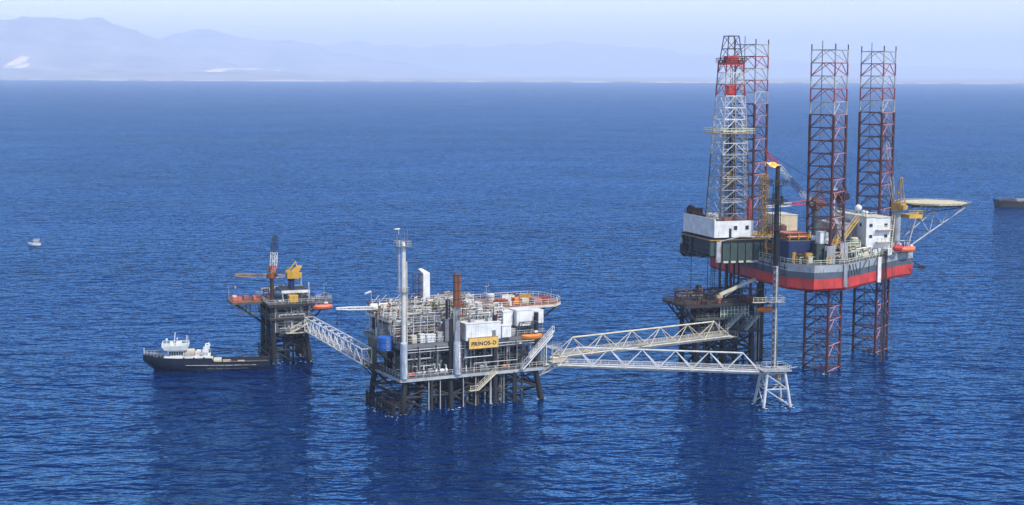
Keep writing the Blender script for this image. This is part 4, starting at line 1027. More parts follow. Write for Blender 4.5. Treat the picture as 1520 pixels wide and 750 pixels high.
def rig():
    t = T('drilling_rig_hull', 'grey and red triangular hull of the jack-up drilling rig raised above the sea', 'drilling rig', RF)
    poly = [(0, 23.5), (0, -23.5), (4.5, -29.5), (14, -29), (41, -10.5), (47.5, -7.5), (47.5, 7.5), (41, 10.5), (14, 29), (4.5, 29.5)]
    def ins(z, k=1.0): return [(25 + (x - 25) * k, y * k, z) for x, y in poly]
    mb = MB(); mb.loft([ins(22, .975), ins(22.7, 1), ins(25.3, 1), ins(25.32, 1.001), ins(27.0, 1.001), ins(27.02, 1.0), ins(28.8, 1.0)], [0, 0, 1, 1, 2, 2])
    mb.build('hull', ['antifoul', 'slate', 'slate_light'], t, smooth=0)
    # dark fender rails and framing on the stern
    b = MB()
    for k in range(12): b.bx(-.12, -22 + k * 4, 25.5, -.04, -21.8 + k * 4, 28.6)
    b.bx(-.25, -23, 27.6, -.05, 23, 27.8)
    b.build('stern_fender', 'dark', t, smooth=0)
    # knuckle plates on the near corner
    MB().bx(13.2, -29.4, 23.0, 14.2, -28.7, 28.9).build('corner_plate', 'slate_light', t, smooth=0)
    e = lambda u, o=0.0: (14 + 27 * u + .56 * o, -29 + 18.5 * u - .83 * o)
    b = MB()
    for u in (.05, .25, .42, .60): b.beam((*e(u, .1), 25.5), (*e(u, .1), 28.7), .2, .25)
    for u in (.3, .5): b.bar((*e(u, .35), 27.2), (*e(u + .07, .35), 29.2), .14, 6)
    for k in range(3): b.bar((*e(.06 + k * .05, .12), 28.6), (*e(.11 + k * .05, .12), 25.6), .1, 5)
    b.build('side_bracket', 'slate', t, smooth=0)
    for u, m_ in ((.585, 'clean_white'),):
        MB().bx(-.5, -.3, 22.2, .5, .3, 29).build('caisson_guide', m_, t, smooth=0).location = (*e(u, .5), 0)
    for u, r_, m_ in ((.63, .11, 'brown'), (.655, .15, 'brown'), (.685, .18, 'leg_dark'), (.71, .11, 'brown')):
        MB().bar((*e(u, .9), -3), (*e(u, .9), 30.5), r_, 10).build('raw_water_pipe', m_, t)
    for u in (.86, .90): MB().bar((*e(u, .5), -2), (*e(u, .5), 28), .05, 5).build('hanging_hose', 'dark', t)
    # deck, bulwark rails
    d = MB().prism([(25 + (x - 25) * .985, y * .985) for x, y in poly], 28.805, 28.9).build('main_deck', 'steel_deck', t, smooth=0)
    MB().rail([(x, y, 28.9) for x, y, _ in ins(0, .992)], 1.2, .07, 2.0, True).build('railing', 'pale_green', d)
    # jack houses round the legs
    for lx, ly in ((11.1, 20.8), (12.3, -21.6), (39.3, -.8)):
        s = 9.45; r = s / math.sqrt(3)
        for a in (150, 270, 30):
            an = R(a - 2 - 18); cx, cy = lx + r * math.cos(an), ly + r * math.sin(an)
            j = MB(); j.bx(cx - 1.2, cy - .75, 28.91, cx + 1.2, cy - .45, 33.5); j.bx(cx - 1.2, cy + .45, 28.91, cx + 1.2, cy + .75, 33.5); j.bx(cx + .9, cy - .44, 28.91, cx + 1.2, cy + .44, 33)
            j.build('jack_frame', 'slate_light' if lx < 20 else 'slate', t, smooth=0)
    # pipes and machinery of the main deck
    rg = random.Random(8)
    for k in range(130):
        u = rg.uniform(2, 42); wmax = 27 - max(0, u - 10) * .56; y = -rg.uniform(max(wmax - 9, 0), wmax - 1.5); h = rg.uniform(.8, 2.8); w = rg.uniform(.6, 1.6)
        m_ = rg.choice(('pale_green', 'slate_light', 'grey', 'dark', 'cream', 'pale_grey', 'ochre', 'rust', 'green', 'green'))
        q = rg.random()
        if q < .4: MB().bx(u, y, 28.92, u + w * 1.5, y + w, 28.9 + h).build('deck_locker', m_, t, smooth=0)
        elif q < .7: MB().lathe((u, y, 28.92), (0, 0, 1), [(0, w * .5), (h, w * .5), (h + .2, w * .2)], 10).build('vent_post', m_, t)
        else: MB().pipe([(u, y, 28.92), (u, y, 29 + h), (u + rg.uniform(2, 5), y + rg.uniform(-.3, .3), 29 + h), (u + 4, y, 29)], rg.uniform(.09, .18), 6).build('deck_pipe', m_, t)
    s = MB(); stair(s, (9.0, -28.2, 29), (13.6, -24.6, 35.2), 1.0, (.4, -.9, 0)); s.build('stairs', 'yellow', t, smooth=0)
    s = MB(); stair(s, (19, -17.0, 33.0), (26.5, -13.0, 38.8), 1.0, (.4, -.9, 0)); s.bx(13.5, -18.2, 32.8, 19.2, -16.4, 33).rail([(13.5, -18.2, 33), (19.2, -18.2, 33)], 1.1, .06, 1.2); s.build('stairs', 'yellow', t, smooth=0)
    s = MB(); stair(s, (36.5, -13.2, 29), (38.5, -11.5, 38.5), .8, (.4, -.9, 0)); s.build('stairs', 'cream', t, smooth=0)
    for x, y in ((15, -23), (17.5, -19.5), (14, -18.0)): MB().bar((x, y, 28.9), (x + 1.6, y + .3, 33), .12, 6).bar((x + 3, y, 28.9), (x + 1.6, y + .3, 33), .12, 6).build('trestle', 'cream', t)
    b = MB().bar((22, -20.3, 28.9), (22, -20.3, 31.6), .16, 6).bar((29, -16, 28.9), (29, -16, 31.6), .16, 6).bar((22, -20.3, 31.6), (29, -16, 31.6), .18, 6).build('pipe_loop', 'clean_white', t)
    MB().bar((14.6, -27.0, 28.9), (14.6, -27, 36), .13, 6).build('lamp_post', 'pale_grey', t)
    # company style lettering too small to read: pale painted strokes kept as a patch row on the stern side
    # cantilever
    c = T('drill_cantilever', 'dark green cantilever carrying the drill floor out over the rig stern', 'cantilever', RF)
    MB().bx(-14, -6.5, 29.3, 21, -5.7, 33.4).build('girder', 'green', c, smooth=0)
    MB().bx(-14, 5.7, 29.3, 21, 6.5, 33.4).build('girder', 'dark', c, smooth=0)
    b = MB()
    for k in range(10): b.bx(-13.6 + k * 3.6, -5.7, 29.5, -13.2 + k * 3.6, 5.7, 33.2)
    b.build('cross_beam', 'dark', c, smooth=0)
    MB().bx(-14.2, -6.9, 33.41, 21, 13, 33.6).build('deck', 'ochre', c, smooth=0)
    MB().rail([(-2, -6.8, 33.6), (21, -6.8, 33.6)], 1.1, .06, 1.4).rail([(-2, -4.9, 33.6), (18, -4.9, 33.6)], 1.1, .06, 1.4).build('railing', 'yellow', c)
    b = MB().bx(-12.5, -7.2, 27.6, -11.2, -6.52, 33.2).bx(-2.8, -7.5, 27.3, 9.5, -6.52, 27.7)
    b.build('hanging_frame', 'pale_grey', c, smooth=0)
    for k in range(6):
        x = -10.6 + k * 2.25; MB().bx(x, -7.1, 27.9, x + 2.0, -6.52, 32.6).build('panel', 'green', c, smooth=0)
        MB().bx(x + .1, -7.4, 27.4, x + 1.5, -6.9, 27.88).build('panel_foot', 'pale_green', c, smooth=0)
    b = MB()
    b.bar((-11.5, -6.9, 33.2), (-6, -7.6, 34.4), .16, 6).bar((-6, -7.6, 34.4), (9, -7.6, 33.9), .2, 6)
    b.build('pipe_chute', 'pale_grey', c)
    # dark substructure under the wind wall
    MB().bx(-13.2, -6.0, 29.6, -1.5, 13.2, 33.9).build('substructure', 'dark', c, smooth=0)
    b = MB()
    for k in range(8):
        y = -6 + 2.7 * k; b.bx(-13.6, y - .15, 28.6, -13.25, y + .15, 34)
        if k < 7: b.bar((-13.4, y, 29), (-13.4, y + 2.7, 33.8), .12, 5)
    for zz in (28.8, 31.2, 33.4): b.bx(-13.7, -6.2, zz, -13.3, 13.4, zz + .25)
    b.build('outer_framing', 'black', c, smooth=0)
    b = MB().bx(-13.2, 8.5, 27.4, -10, 13.0, 29.5).bx(-13.0, 1, 28.0, -4, 5, 29.5); b.build('mud_box', 'black', c, smooth=0)
    MB().lathe((-13.8, 12.6, 31.6), (-1, 0, 0), [(0, .9), (.3, .9), (.31, .7), (.4, .7)], 14).build('reel', 'pale_grey', c)
    b = MB()
    for y in (11.6, 12.3, 13.0): b.pipe([(-13.9, y, 31), (-14.1, y, 28.2), (-13, y, 27.2)], .14, 6)
    b.build('hose', 'black', c)
    b = MB()
    for k in range(7):
        y = -5 + rg.uniform(0, 18); MB().bar((-12 + k * .9, y, 8), (-12 + k * .9, y, 29), .09, 6).build('hanging_pipe', 'dark', c)
    for x, y in ((-8, 0), (-6.6, -.8), (-5.4, .6), (-3.9, -.4), (-2.2, .3)): MB().bar((x, y, 15), (x, y, 33), rg.choice((.25, .35)), 8).build('conductor', 'black', c)
    # drill floor wind wall
    w = T('drill_floor_house', 'white and pale blue wind wall house around the drill floor', 'drill floor', RF, -13, -6.6, 34.0)
    MB().bx(0, 0, .2, .35, 20, 5.2).build('wall', 'clean_white', w, smooth=0)
    fw = MB().bx(.36, 0, .2, 11.5, .35, 4.6).build('wall', 'clean_white', w, smooth=0)
    MB().bx(11.1, .36, .2, 11.5, 20, 4.4).bx(.36, 19.7, .2, 11.0, 20, 5.0).build('wall', 'clean_white', w, smooth=0)
    b = MB()
    for k in range(14): b.bx(-.06, .5 + k * 1.45, .25, -.01, .6 + k * 1.45, 5.15)
    b.bx(-.1, 0, 4.9, -.02, 20, 5.1); b.build('cladding_rib', 'white', w, smooth=0)
    for x in (6.2, 9.6):
        q = MB().bx(x - .5, -.1, 2.2, x + .5, -.02, 3.3).build('window', 'grey', w, smooth=0); MB().bx(x - .38, -.14, 2.32, x + .38, -.11, 3.18).build('pane', 'glass', q, smooth=0)
    MB().bx(4.3, -.1, .2, 5.0, -.02, 2.6).build('door', 'dark', w, smooth=0)
    MB().bx(.4, .4, 3.0, 11, 19.6, 3.2).build('drill_floor', 'steel_deck', w, smooth=0)
    MB().bx(.38, 13.6, 3.21, 3.6, 19.65, 5.24).build('side_platform', 'brown', w, smooth=0)
    MB().rail([(.3, .2, 4.6), (11.4, .2, 4.6)], 1.0, .06, 1.2).rail([(.2, .2, 5.2), (.2, 19.8, 5.2)], 1.0, .06, 1.5).build('railing', 'rust', w)
    # machinery on the drill floor house
    winch('dark drawworks winch on the back left edge of the drill floor house', RF, -10.8, 10.0, 39.26, 'brown', rz=90, s=1.3)
    module('dark machine cabin on the left edge of the drill floor house', RF, -12.3, 7.2, 39.26, 2.2, 1.8, 1.6, 'brown', 'machine_cabin', 'cabin', door=False)
    module('small red hut on the drill floor left of the derrick foot', RF, -9.6, -5.6, 37.22, 2.2, 1.6, 2.0, 'redbrown', 'drill_hut', 'hut', door=False)
    tank('red cylinder standing at the right foot of the derrick', RF, -1.8, -4.6, 37.3, .62, 6.8, 'red', 'cylinder', 'accumulator_cylinder', band='maroon')
    tank('short red cylinder on the drill floor behind the derrick foot', RF, -2.6, 4.6, 37.3, .5, 3.4, 'red', 'cylinder', 'accumulator_cylinder', band='maroon')
    # yellow lattice tower
    y = T('stair_tower', 'yellow lattice stair tower right of the drill derrick', 'stair tower', RF, 2.6, -4.2, 33.62)
    f = MB()
    for sx in (-.9, .9):
        for sy in (-.9, .9): f.bar((sx, sy, 0), (sx, sy, 16), .13, 6)
    for i in range(10):
        z0, z1 = 1.6 * i, 1.6 * (i + 1)
        for sy in (-.9, .9): f.bar((-.9, sy, z1), (.9, sy, z1), .09, 5).bar((-.9, sy, z0), (.9, sy, z1), .08, 5)
        for sx in (-.9, .9): f.bar((sx, -.9, z1), (sx, .9, z1), .09, 5).bar((sx, -.9, z1), (sx, .9, z0), .08, 5)
    f.build('frame', 'ochre', y)
    for i in range(5): MB().bx(-.8, -.8, 3.2 * i + 1.5, .8, .8, 3.2 * i + 1.58).build('landing', 'ochre', y, smooth=0)
    MB().rail([(-1, -1, 16), (1, -1, 16), (1, 1, 16), (-1, 1, 16)], 1, .06, 1, True).build('railing', 'yellow', y)
    # derrick
    k0 = T('drill_derrick', 'tall tapering red and white drilling derrick over the cantilever end', 'derrick', RF, -5.8, .2, 37.2)
    H1 = 44.0; wb, wt = 4.6, 2.45
    def W_(z): return wb + (wt - wb) * z / H1
    cs = ((-1, -1), (1, -1), (1, 1), (-1, 1)); n = 14
    # slots 0 steel grey-green, 1 white, 2 red
    def sl(i): return 2 if i in (9 + 2, 13) else 1 if i >= 6 else 0
    for sx, sy in cs:
        c = MB()
        for i in range(n):
            z0, z1 = H1 * i / n, H1 * (i + 1) / n; c.cur = sl(i)
            c.bar((sx * W_(z0), sy * W_(z0), z0), (sx * W_(z1), sy * W_(z1), z1), .2, 6)
        c.build('corner_post', ['derrick_steel', 'pale_grey', 'faded_red'], k0)
    for k in range(4):
        b = MB()
        for i in range(n):
            z0, z1 = H1 * i / n, H1 * (i + 1) / n; b.cur = sl(i); a, c = cs[k], cs[(k + 1) % 4]
            A0, A1 = Vector((a[0] * W_(z0), a[1] * W_(z0), z0)), Vector((a[0] * W_(z1), a[1] * W_(z1), z1))
            B0, B1 = Vector((c[0] * W_(z0), c[1] * W_(z0), z0)), Vector((c[0] * W_(z1), c[1] * W_(z1), z1))
            M = (A1 + B1) / 2
            b.bar(A1, B1, .11, 5).bar(A0, M, .10, 5).bar(B0, M, .10, 5).bar((A0 + A1) / 2, (A0 + M) / 2, .06, 4).bar((B0 + B1) / 2, (B0 + M) / 2, .06, 4)
        b.build('lattice', ['pale_grey', 'white', 'faded_red'], k0)
    rg2 = random.Random(2)
    for k in range(16):  # racked drill pipe inside
        x, y_ = -2.2 + .3 * (k % 8) + (1.6 if k % 8 > 3 else 0), (-1.6 if k < 8 else 1.4)
        MB().bar((x, y_, 1.5), (x * .7, y_ * .7, 27 + rg2.uniform(-1, 1)), .1, 5).build('drill_pipe', rg2.choice(('grey', 'dark', 'brown', 'pale_grey')), k0)
    p = MB().bx(-5.3, -5.0, 24.6, 5.0, -3.2, 24.8).bx(-5.3, 3.2, 24.6, 5.0, 5.0, 24.8).bx(-5.3, -3.19, 24.6, -3.2, 3.19, 24.8).bx(3.2, -3.19, 24.6, 5, 3.19, 24.8).build('monkey_board', 'ochre', k0, smooth=0)
    MB().rail([(-5.3, -5, 24.8), (5, -5, 24.8), (5, 5, 24.8), (-5.3, 5, 24.8)], 1.2, .08, 1.2, True).build('railing', 'pale_green', p)
    MB().bx(-2.7, -2.7, H1 - 1.1, 2.7, 2.7, H1 - .5).bx(-1.6, -1.4, H1 - .49, 1.6, 1.4, H1 + 1.3).build('crown_block', 'red', k0, smooth=0)
    q = MB().bx(-3, -3, H1 - .48, 3, 3, H1 - .4).rail([(-3, -3, H1 - .4), (3, -3, H1 - .4), (3, 3, H1 - .4), (-3, 3, H1 - .4)], 1.1, .08, 1.2, True).build('crown_platform', 'maroon', k0)
    g = MB()
    for sx, sy in cs: g.bar((sx * 2.3, sy * 2.3, H1 - .3), (sx * 1.5, sy * 1.5, H1 + 6.6), .14, 6)
    for zz in (3.2, 6.6):
        w_ = 2.3 - .8 * zz / 6.9
        for k in range(4):
            a, c = cs[k], cs[(k + 1) % 4]; g.bar((a[0] * w_, a[1] * w_, H1 + zz), (c[0] * w_, c[1] * w_, H1 + zz), .12, 5)
            g.bar((a[0] * 2.3, a[1] * 2.3, H1), (c[0] * 1.9, c[1] * 1.9, H1 + 3.3), .08, 5).bar((a[0] * 1.9, a[1] * 1.9, H1 + 3.2), (c[0] * 1.5, c[1] * 1.5, H1 + 6.5), .08, 5)
    g.build('gin_pole_frame', 'maroon', k0)
    MB().bar((0, 0, 14), (0, 0, H1 - 1), .08, 5).bar((.5, 0, 14), (.5, 0, H1 - 1), .08, 5).build('drilling_line', 'dark', k0)
    MB().bx(-.8, -.6, 10.5, .9, .6, 14).build('travelling_block', 'ochre', k0, smooth=0)
    MB().bx(-.9, -.9, H1 * 11.05 / n, .9, .9, H1 * 11.9 / n).build('guide_dolly', 'red', k0, smooth=0)
    MB().ladder((3.3, -4.4, 1), (1.9, -2.3, H1)).build('ladder', 'white', k0)
    MB().bar((-4.4, -3.9, 3), (-3.0, -2.9, 30), .16, 6).bar((4.3, -3.6, 1), (3.1, -2.6, 28), .13, 6).build('standpipe', 'pale_grey', k0)
    for zz in (6, 12, 18): MB().bx(-4.2 + zz * .04, -4.2 + zz * .04, zz, 4.2 - zz * .04, -3.4 + zz * .04, zz + .12).rail([(-4.2 + zz * .04, -4.2 + zz * .04, zz + .12), (4.2 - zz * .04, -4.2 + zz * .04, zz + .12)], 1, .06, 1.4).build('girt_walkway', 'pale_grey', k0)

    # legs
    def leg_pt(u, v): p = RF.pt(u, v); return p.x, p.y
    jack_leg('leftmost of the three tall lattice rig legs, partly behind the derrick', *leg_pt(11.1, 20.8), 86.0, -1)
    jack_leg('middle of the three tall lattice rig legs, standing nearest the camera', *leg_pt(12.3, -21.6), 84.0, -1.6)
    jack_leg('rightmost of the three tall lattice rig legs, beside the helideck', *leg_pt(39.3, -.8), 84.0, -3)

def rig_things():
    z = 28.92
    # accommodation
    a = T('accommodation_block', 'white and grey accommodation block with small windows in front of the rightmost rig leg', 'accommodation block', RF, 28.6, -14, z)
    MB().bx(0, 0, 0, 2.8, 18.5, 10.4).bx(2.81, 0, 0, 7.4, 7.6, 10.2).build('wall', 'clean_white', a, smooth=0)
    MB().bx(-.2, -.2, 10.41, 2.9, 18.7, 10.6).bx(2.91, -.2, 10.21, 7.6, 7.8, 10.4).build('roof', 'cream', a, smooth=0)
    for yy in (3, 6.4, 10, 14, 16.6):
        for zz in (2.4, 5.2, 8.2):
            if (yy, zz) in ((3, 8.2), (6.4, 5.2), (14, 8.2), (16.6, 5.2), (10, 2.4)):
                q = MB().bx(-.07, yy - .5, zz - .45, -.01, yy + .5, zz + .45).build('window', 'grey', a, smooth=0); MB().bx(-.1, yy - .38, zz - .33, -.08, yy + .38, zz + .33).build('pane', 'glass', q, smooth=0)
    for xx in (1.4, 6.0):
        for zz in (5.2, 8.2):
            q = MB().bx(xx - .5, -.07, zz - .45, xx + .5, -.01, zz + .45).build('window', 'grey', a, smooth=0); MB().bx(xx - .38, -.1, zz - .33, xx + .38, -.08, zz + .33).build('pane', 'glass', q, smooth=0)
    MB().rail([(-.1, -.1, 10.6), (2.8, -.1, 10.6)], 1.1, .06, 1.4).rail([(-.1, -.1, 10.6), (-.1, 18.5, 10.6)], 1.1, .06, 1.4).build('railing', 'pale_green', a)
    for zz in (3.6, 6.9): MB().bx(2.9, -1.2, zz, 7.6, -.08, zz + .12).rail([(2.9, -1.2, zz + .12), (7.6, -1.2, zz + .12)], 1.1, .06, 1.3).build('balcony', 'cream', a)
    for k, yy in enumerate((2.2, 3.8)): MB().lathe((1.2, yy, 10.6), (0, 0, 1), [(0, .35), (.8, .35), (.9, .55), (1.3, .4), (1.4, 0)], 10).build('vent_cowl', 'clean_white', a)
    t = T('radome', 'white satellite dome on the accommodation block roof', 'radome', RF, 31.6, -4.5, z + 10.62)
    MB().bar((0, 0, 0), (0, 0, .8), .3, 10).build('base', 'pale_grey', t)
    MB().lathe((0, 0, .7), (0, 0, 1), [(0, .5), (.3, .85), (.8, 1.0), (1.3, .85), (1.65, .45), (1.8, 0)], 16).build('dome', 'clean_white', t)
    module('low pale deck house left of the accommodation block', RF, 22.5, -9, z, 7.4, 12, 8.2, 'slate_light', 'deck_house', 'deck house', windows=((2.0, 6.4), (5.0, 4.2)), units=2)
    module('beige block house behind the drill pipe stack', RF, 12, 5, z, 6, 9, 9.6, 'cream', 'deck_house', 'deck house', door=False)
    module('navy blue tank house on the rig stern corner', RF, .6, -22.8, z, 6.6, 8.6, 5.6, 'navy', 'mud_tank_house', 'tank house', door=False, roofmat='steel_deck')
    # helideck
    h = T('helideck', 'pale eight sided helideck jutting out to the right of the rig bow', 'helideck', RF, 58.2, 0, 41.4)
    oc = [(9.6 * math.cos(R(22.5 + 45 * k)), 9.6 * math.sin(R(22.5 + 45 * k))) for k in range(8)]
    MB().prism(oc, 0, .35).build('landing_deck', 'helipad', h, smooth=0)
    ring = MB()
    for r0, r1, n in ((4.6, 4.9, 40),):
        for k in range(n):
            a0, a1 = 2 * math.pi * k / n, 2 * math.pi * (k + 1) / n
            ring.add([(r0 * math.cos(a0), r0 * math.sin(a0), .356), (r1 * math.cos(a0), r1 * math.sin(a0), .356), (r1 * math.cos(a1), r1 * math.sin(a1), .356), (r0 * math.cos(a1), r0 * math.sin(a1), .356)], [(0, 1, 2, 3)])
    for (x0, y0, x1, y1) in ((-1.3, -1.6, -.8, 1.6), (.8, -1.6, 1.3, 1.6), (-.79, -.25, .79, .25)): ring.add([(x0, y0, .358), (x1, y0, .358), (x1, y1, .358), (x0, y1, .358)], [(0, 1, 2, 3)])
    ring.build('deck_marking', 'clean_white', h, smooth=0)
    nf = MB()
    for k in range(8):
        A, B = oc[k], oc[(k + 1) % 8]
        o1 = (A[0] * 1.13, A[1] * 1.13, .5); o2 = (B[0] * 1.13, B[1] * 1.13, .5); nf.bar(o1, o2, .07, 4)
        for j in range(5):
            u = j / 5; nf.bar((A[0] + (B[0] - A[0]) * u, A[1] + (B[1] - A[1]) * u, .1), (o1[0] + (o2[0] - o1[0]) * u, o1[1] + (o2[1] - o1[1]) * u, .5), .05, 4)
    nf.build('safety_net_frame', 'pale_grey', h)
    b = MB()
    for y in (-6, -2, 2, 6): b.beam((-8, y, -.35), (8, y, -.35), .3, .68)
    for x in (-7, -3, 1, 5): b.beam((x, -7, -.36), (x, 7, -.36), .28, .6)
    for y in (-6, 6):
        pts = [(-9.5 + 3.1 * k, y, -2.2 + .25 * k) for k in range(6)]
        b.pipe(pts, .14, 6)
        for k, p_ in enumerate(pts): b.bar(p_, (p_[0] + 1.5, y, -.5), .1, 5).bar(p_, (p_[0] - 1.5, y, -.5), .1, 5)
    b.build('under_truss', 'slate', h, smooth=0)
    b = MB()
    for y in (-6, 6):
        b.bar((-11.2, y * .9, -11.8), (6.6, y, -.9), .2, 8)
        b.bar((-11.2, y * .9, -11.8), (-8.8, y, -1.8), .2, 8).bar((-4.5, y * .95, -7.8), (-8.8, y, -2), .12, 6).bar((-4.5, y * .95, -7.8), (-3.3, y, -1.7), .12, 6)
        b.bar((-.5, y * .97, -5.3), (-3.3, y, -1.7), .12, 6).bar((-.5, y * .97, -5.3), (1.0, y, -1.2), .12, 6)
        b.bar((-12.5, y * .8, -9), (-3.6, y, -1.6), .16, 6)
    b.bar((-4.5, -5.7, -7.8), (-4.5, 5.7, -7.8), .12, 6).bar((-.5, -5.8, -5.3), (-.5, 5.8, -5.3), .12, 6).bar((-11.2, -5.4, -11.8), (-4.5, 5.7, -7.8), .1, 6).bar((-11.2, 5.4, -11.8), (-4.5, -5.7, -7.8), .1, 6)
    b.build('support_strut', 'galv', h)
    MB().bx(-13.5, -9.5, -3.2, -9.3, -5, -2.2).rail([(-13.5, -9.5, -2.2), (-9.3, -9.5, -2.2)], 1.1, .06, 1.2).build('access_platform', 'yellow', h)
    # cranes
    crane('rig crane behind the middle leg, red and white boom raised over the flare tower', RF, 14.4, -11.5, z, (66.1, 405.2, 57.6), ped_h=13, ped_r=1.0, house='rust', boomcols=('white', 'maroon', 'red'), cols=((.22, 0), (.5, 1), (.75, 0), (1.1, 2)), bw=1.5, bays=16, frame_h=4.5, ped='slate', foot_up=.8)
    crane('far side rig crane with boom lowered level across the deck', RF, 34.5, 10.4, z, (69.8, 424.5, 41.4), ped_h=13, ped_r=1.0, house='maroon', boomcols=('maroon', 'red', 'white'), cols=((.35, 0), (.62, 1), (1.1, 2)), bw=1.3, bays=18, frame_h=3.0, ped='slate', foot_up=.6, pendants=True, hook=False)
    crane('yellow rig crane by the helideck with its boom raised nearly upright', RF, 41.6, -7.9, z, (102.4, 431.6, 68.7), ped_h=11.6, ped_r=1.2, house='ochre', boomcols=('pale_grey', 'faded_red', 'pale_grey', 'maroon'), cols=((.28, 0), (.42, 1), (.64, 2), (1.1, 3)), bw=1.5, bays=17, frame_h=7.0, ped='slate_light', foot_up=.9)
    # lifeboats at the bow
    lifeboat('coral lifeboat at the bow of the rig nearest the hull corner', RF, 43.6, -11.0, 28.9, 'coral', L=6.2, rz=20)
    lifeboat('red lifeboat beside the coral one at the rig bow', RF, 38.4, -14.2, 29.8, 'red', L=5.0, rz=33)
    davit('white davit frame over the two lifeboats at the rig bow', RF, 43.0, -8.4, z, 5.2, h=3.0, mat='clean_white')
    t = T('anchor', 'black anchor hanging from the rig bow', 'anchor', RF, 48.0, -9.4, 24.4)
    MB().beam((-1.2, 0, 1.5), (1.2, 0, .3), .35, .4).bar((-1.4, 0, 1.6), (-2.2, .6, 3.4), .07, 5).build('shank', 'black', t, smooth=0)
    MB().loft([[(.6, -1.2, -.2), (1.6, -1.2, -.5), (1.6, -1.2, .4)], [(.9, 0, -.1), (1.9, 0, -.4), (1.8, 0, .6)], [(.6, 1.2, -.2), (1.6, 1.2, -.5), (1.6, 1.2, .4)]]).bar((.4, -1.1, .0), (-.8, -1.3, -.1), .25, 6, .05).bar((.4, 1.1, 0), (-.8, 1.3, -.1), .25, 6, .05).build('fluke', 'black', t)
    # white cement tanks, drill pipe, stores near the middle leg
    vessel('round ended white tank lying beside the middle rig leg', RF, 8.6, -22.4, 33.97, 1.9, .75, 'white', rz=0)
    module('small white cabin between the round white tank and the middle rig leg', RF, 8.3, -25.3, 33.97, 2.4, 2.4, 3.0, 'clean_white', 'equipment_cabin', 'cabin', door=False)
    module('steel platform block carrying the white tank beside the middle rig leg', RF, 7.3, -25.4, z, 3.6, 4.6, 4.9, 'green', 'platform_block', 'block', door=False)
    t = T('drill_pipe_stack', 'stack of rusty orange drill pipes on the navy tank house roof', 'pipe stack', RF, 1.2, -21.5, 34.72)
    b = MB()
    for x in (.3, 2.9, 5.6): b.bx(x - .1, 0, 0, x + .1, 6.6, .2); b.bx(x - .08, -.15, 0, x + .08, 0, 1.5); b.bx(x - .08, 6.6, 0, x + .08, 6.75, 1.5)
    b.build('cradle', 'yellow', t, smooth=0)
    rg = random.Random(4)
    for lv in range(4):
        for k in range(14): MB().bar((-.2 + rg.uniform(-.2, .2), .3 + k * .46, .42 + lv * .4), (6.2 + rg.uniform(-.3, .3), .3 + k * .46, .42 + lv * .4), .2, 7).build('drill_pipe', rg.choice(('rust', 'redbrown', 'coral', 'brown', 'rust')), t)
    container('rusty red container on the cantilever deck behind the yellow stair tower', RF, 8, 2, 33.62, 5, 2.2, 2.3, 'redbrown')
    container('blue container beside the beige block house', RF, 18.8, 3, z, 3, 6, 2.5, 'blue')
    container('cream container on the main deck in front of the accommodation block', RF, 24.6, -15.6, z, 3.2, 2.0, 2.2, 'cream', rz=32)
    container('green container on the main deck right of the middle rig leg', RF, 18.6, -20.6, z, 3.2, 2.0, 2.2, 'green', rz=32)
    container('white container at the foot of the accommodation block', RF, 33.8, -16.6, z, 2.6, 1.8, 2.0, 'white', rz=32)
    skid('white pump skid on the rig main deck near the trestles', RF, 20.6, -17.4, z, 'cream')
    skid('green pump skid on the rig main deck near the hull rail', RF, 23.6, -19.6, z, 'pale_green', rz=32)
    tank('cream silo left of the accommodation block', RF, 26.4, -11.6, z, 1.1, 4.6, 'cream')
    tank('pale green silo between middle rig leg and deck house', RF, 20.4, -12.8, z, .7, 3.0, 'pale_green')
    rack('pipe rack on the rig main deck in front of the deck house', RF, 17, -15.4, z, 9, 2.0, 3.4, 2, 8, frame='pale_green', mats=('cream', 'pale_green', 'grey', 'ochre', 'dark'), seed=81)
    rack('pipe rack between the navy tank house and the cantilever', RF, 1.0, -13.4, z, 9, 4.6, 5.0, 2, 9, frame='ochre', mats=('ochre', 'grey', 'dark', 'pale_green'), seed=82)
    mast('white mast pole between the middle and rightmost rig legs', RF, 27.0, .5, z + 8.4, 9, .14, 'clean_white', arms=1)
    winch('green winch on the main deck near the hull corner', RF, 12.4, -27.2, z, 'green', rz=30, s=.9)
    winch('rusty winch at the rig bow behind the red lifeboat', RF, 44.2, -5.6, z, 'rust', s=1.0)

# ------------------------------------------------------------------ vessels
def hull_rings(secs):
    rings = []
    for x, bd, bw, zd, xk in secs:
        rings.append([(x, bd, zd), (x, bd * .985, zd * .55 + .3), (x + xk, bw, 0.0), (x + xk * 1.3, bw * .5, -1.2), (x + xk * 1.3, -bw * .5, -1.2), (x + xk, -bw, 0.0), (x, -bd * .985, zd * .55 + .3), (x, -bd, zd)])
    return rings

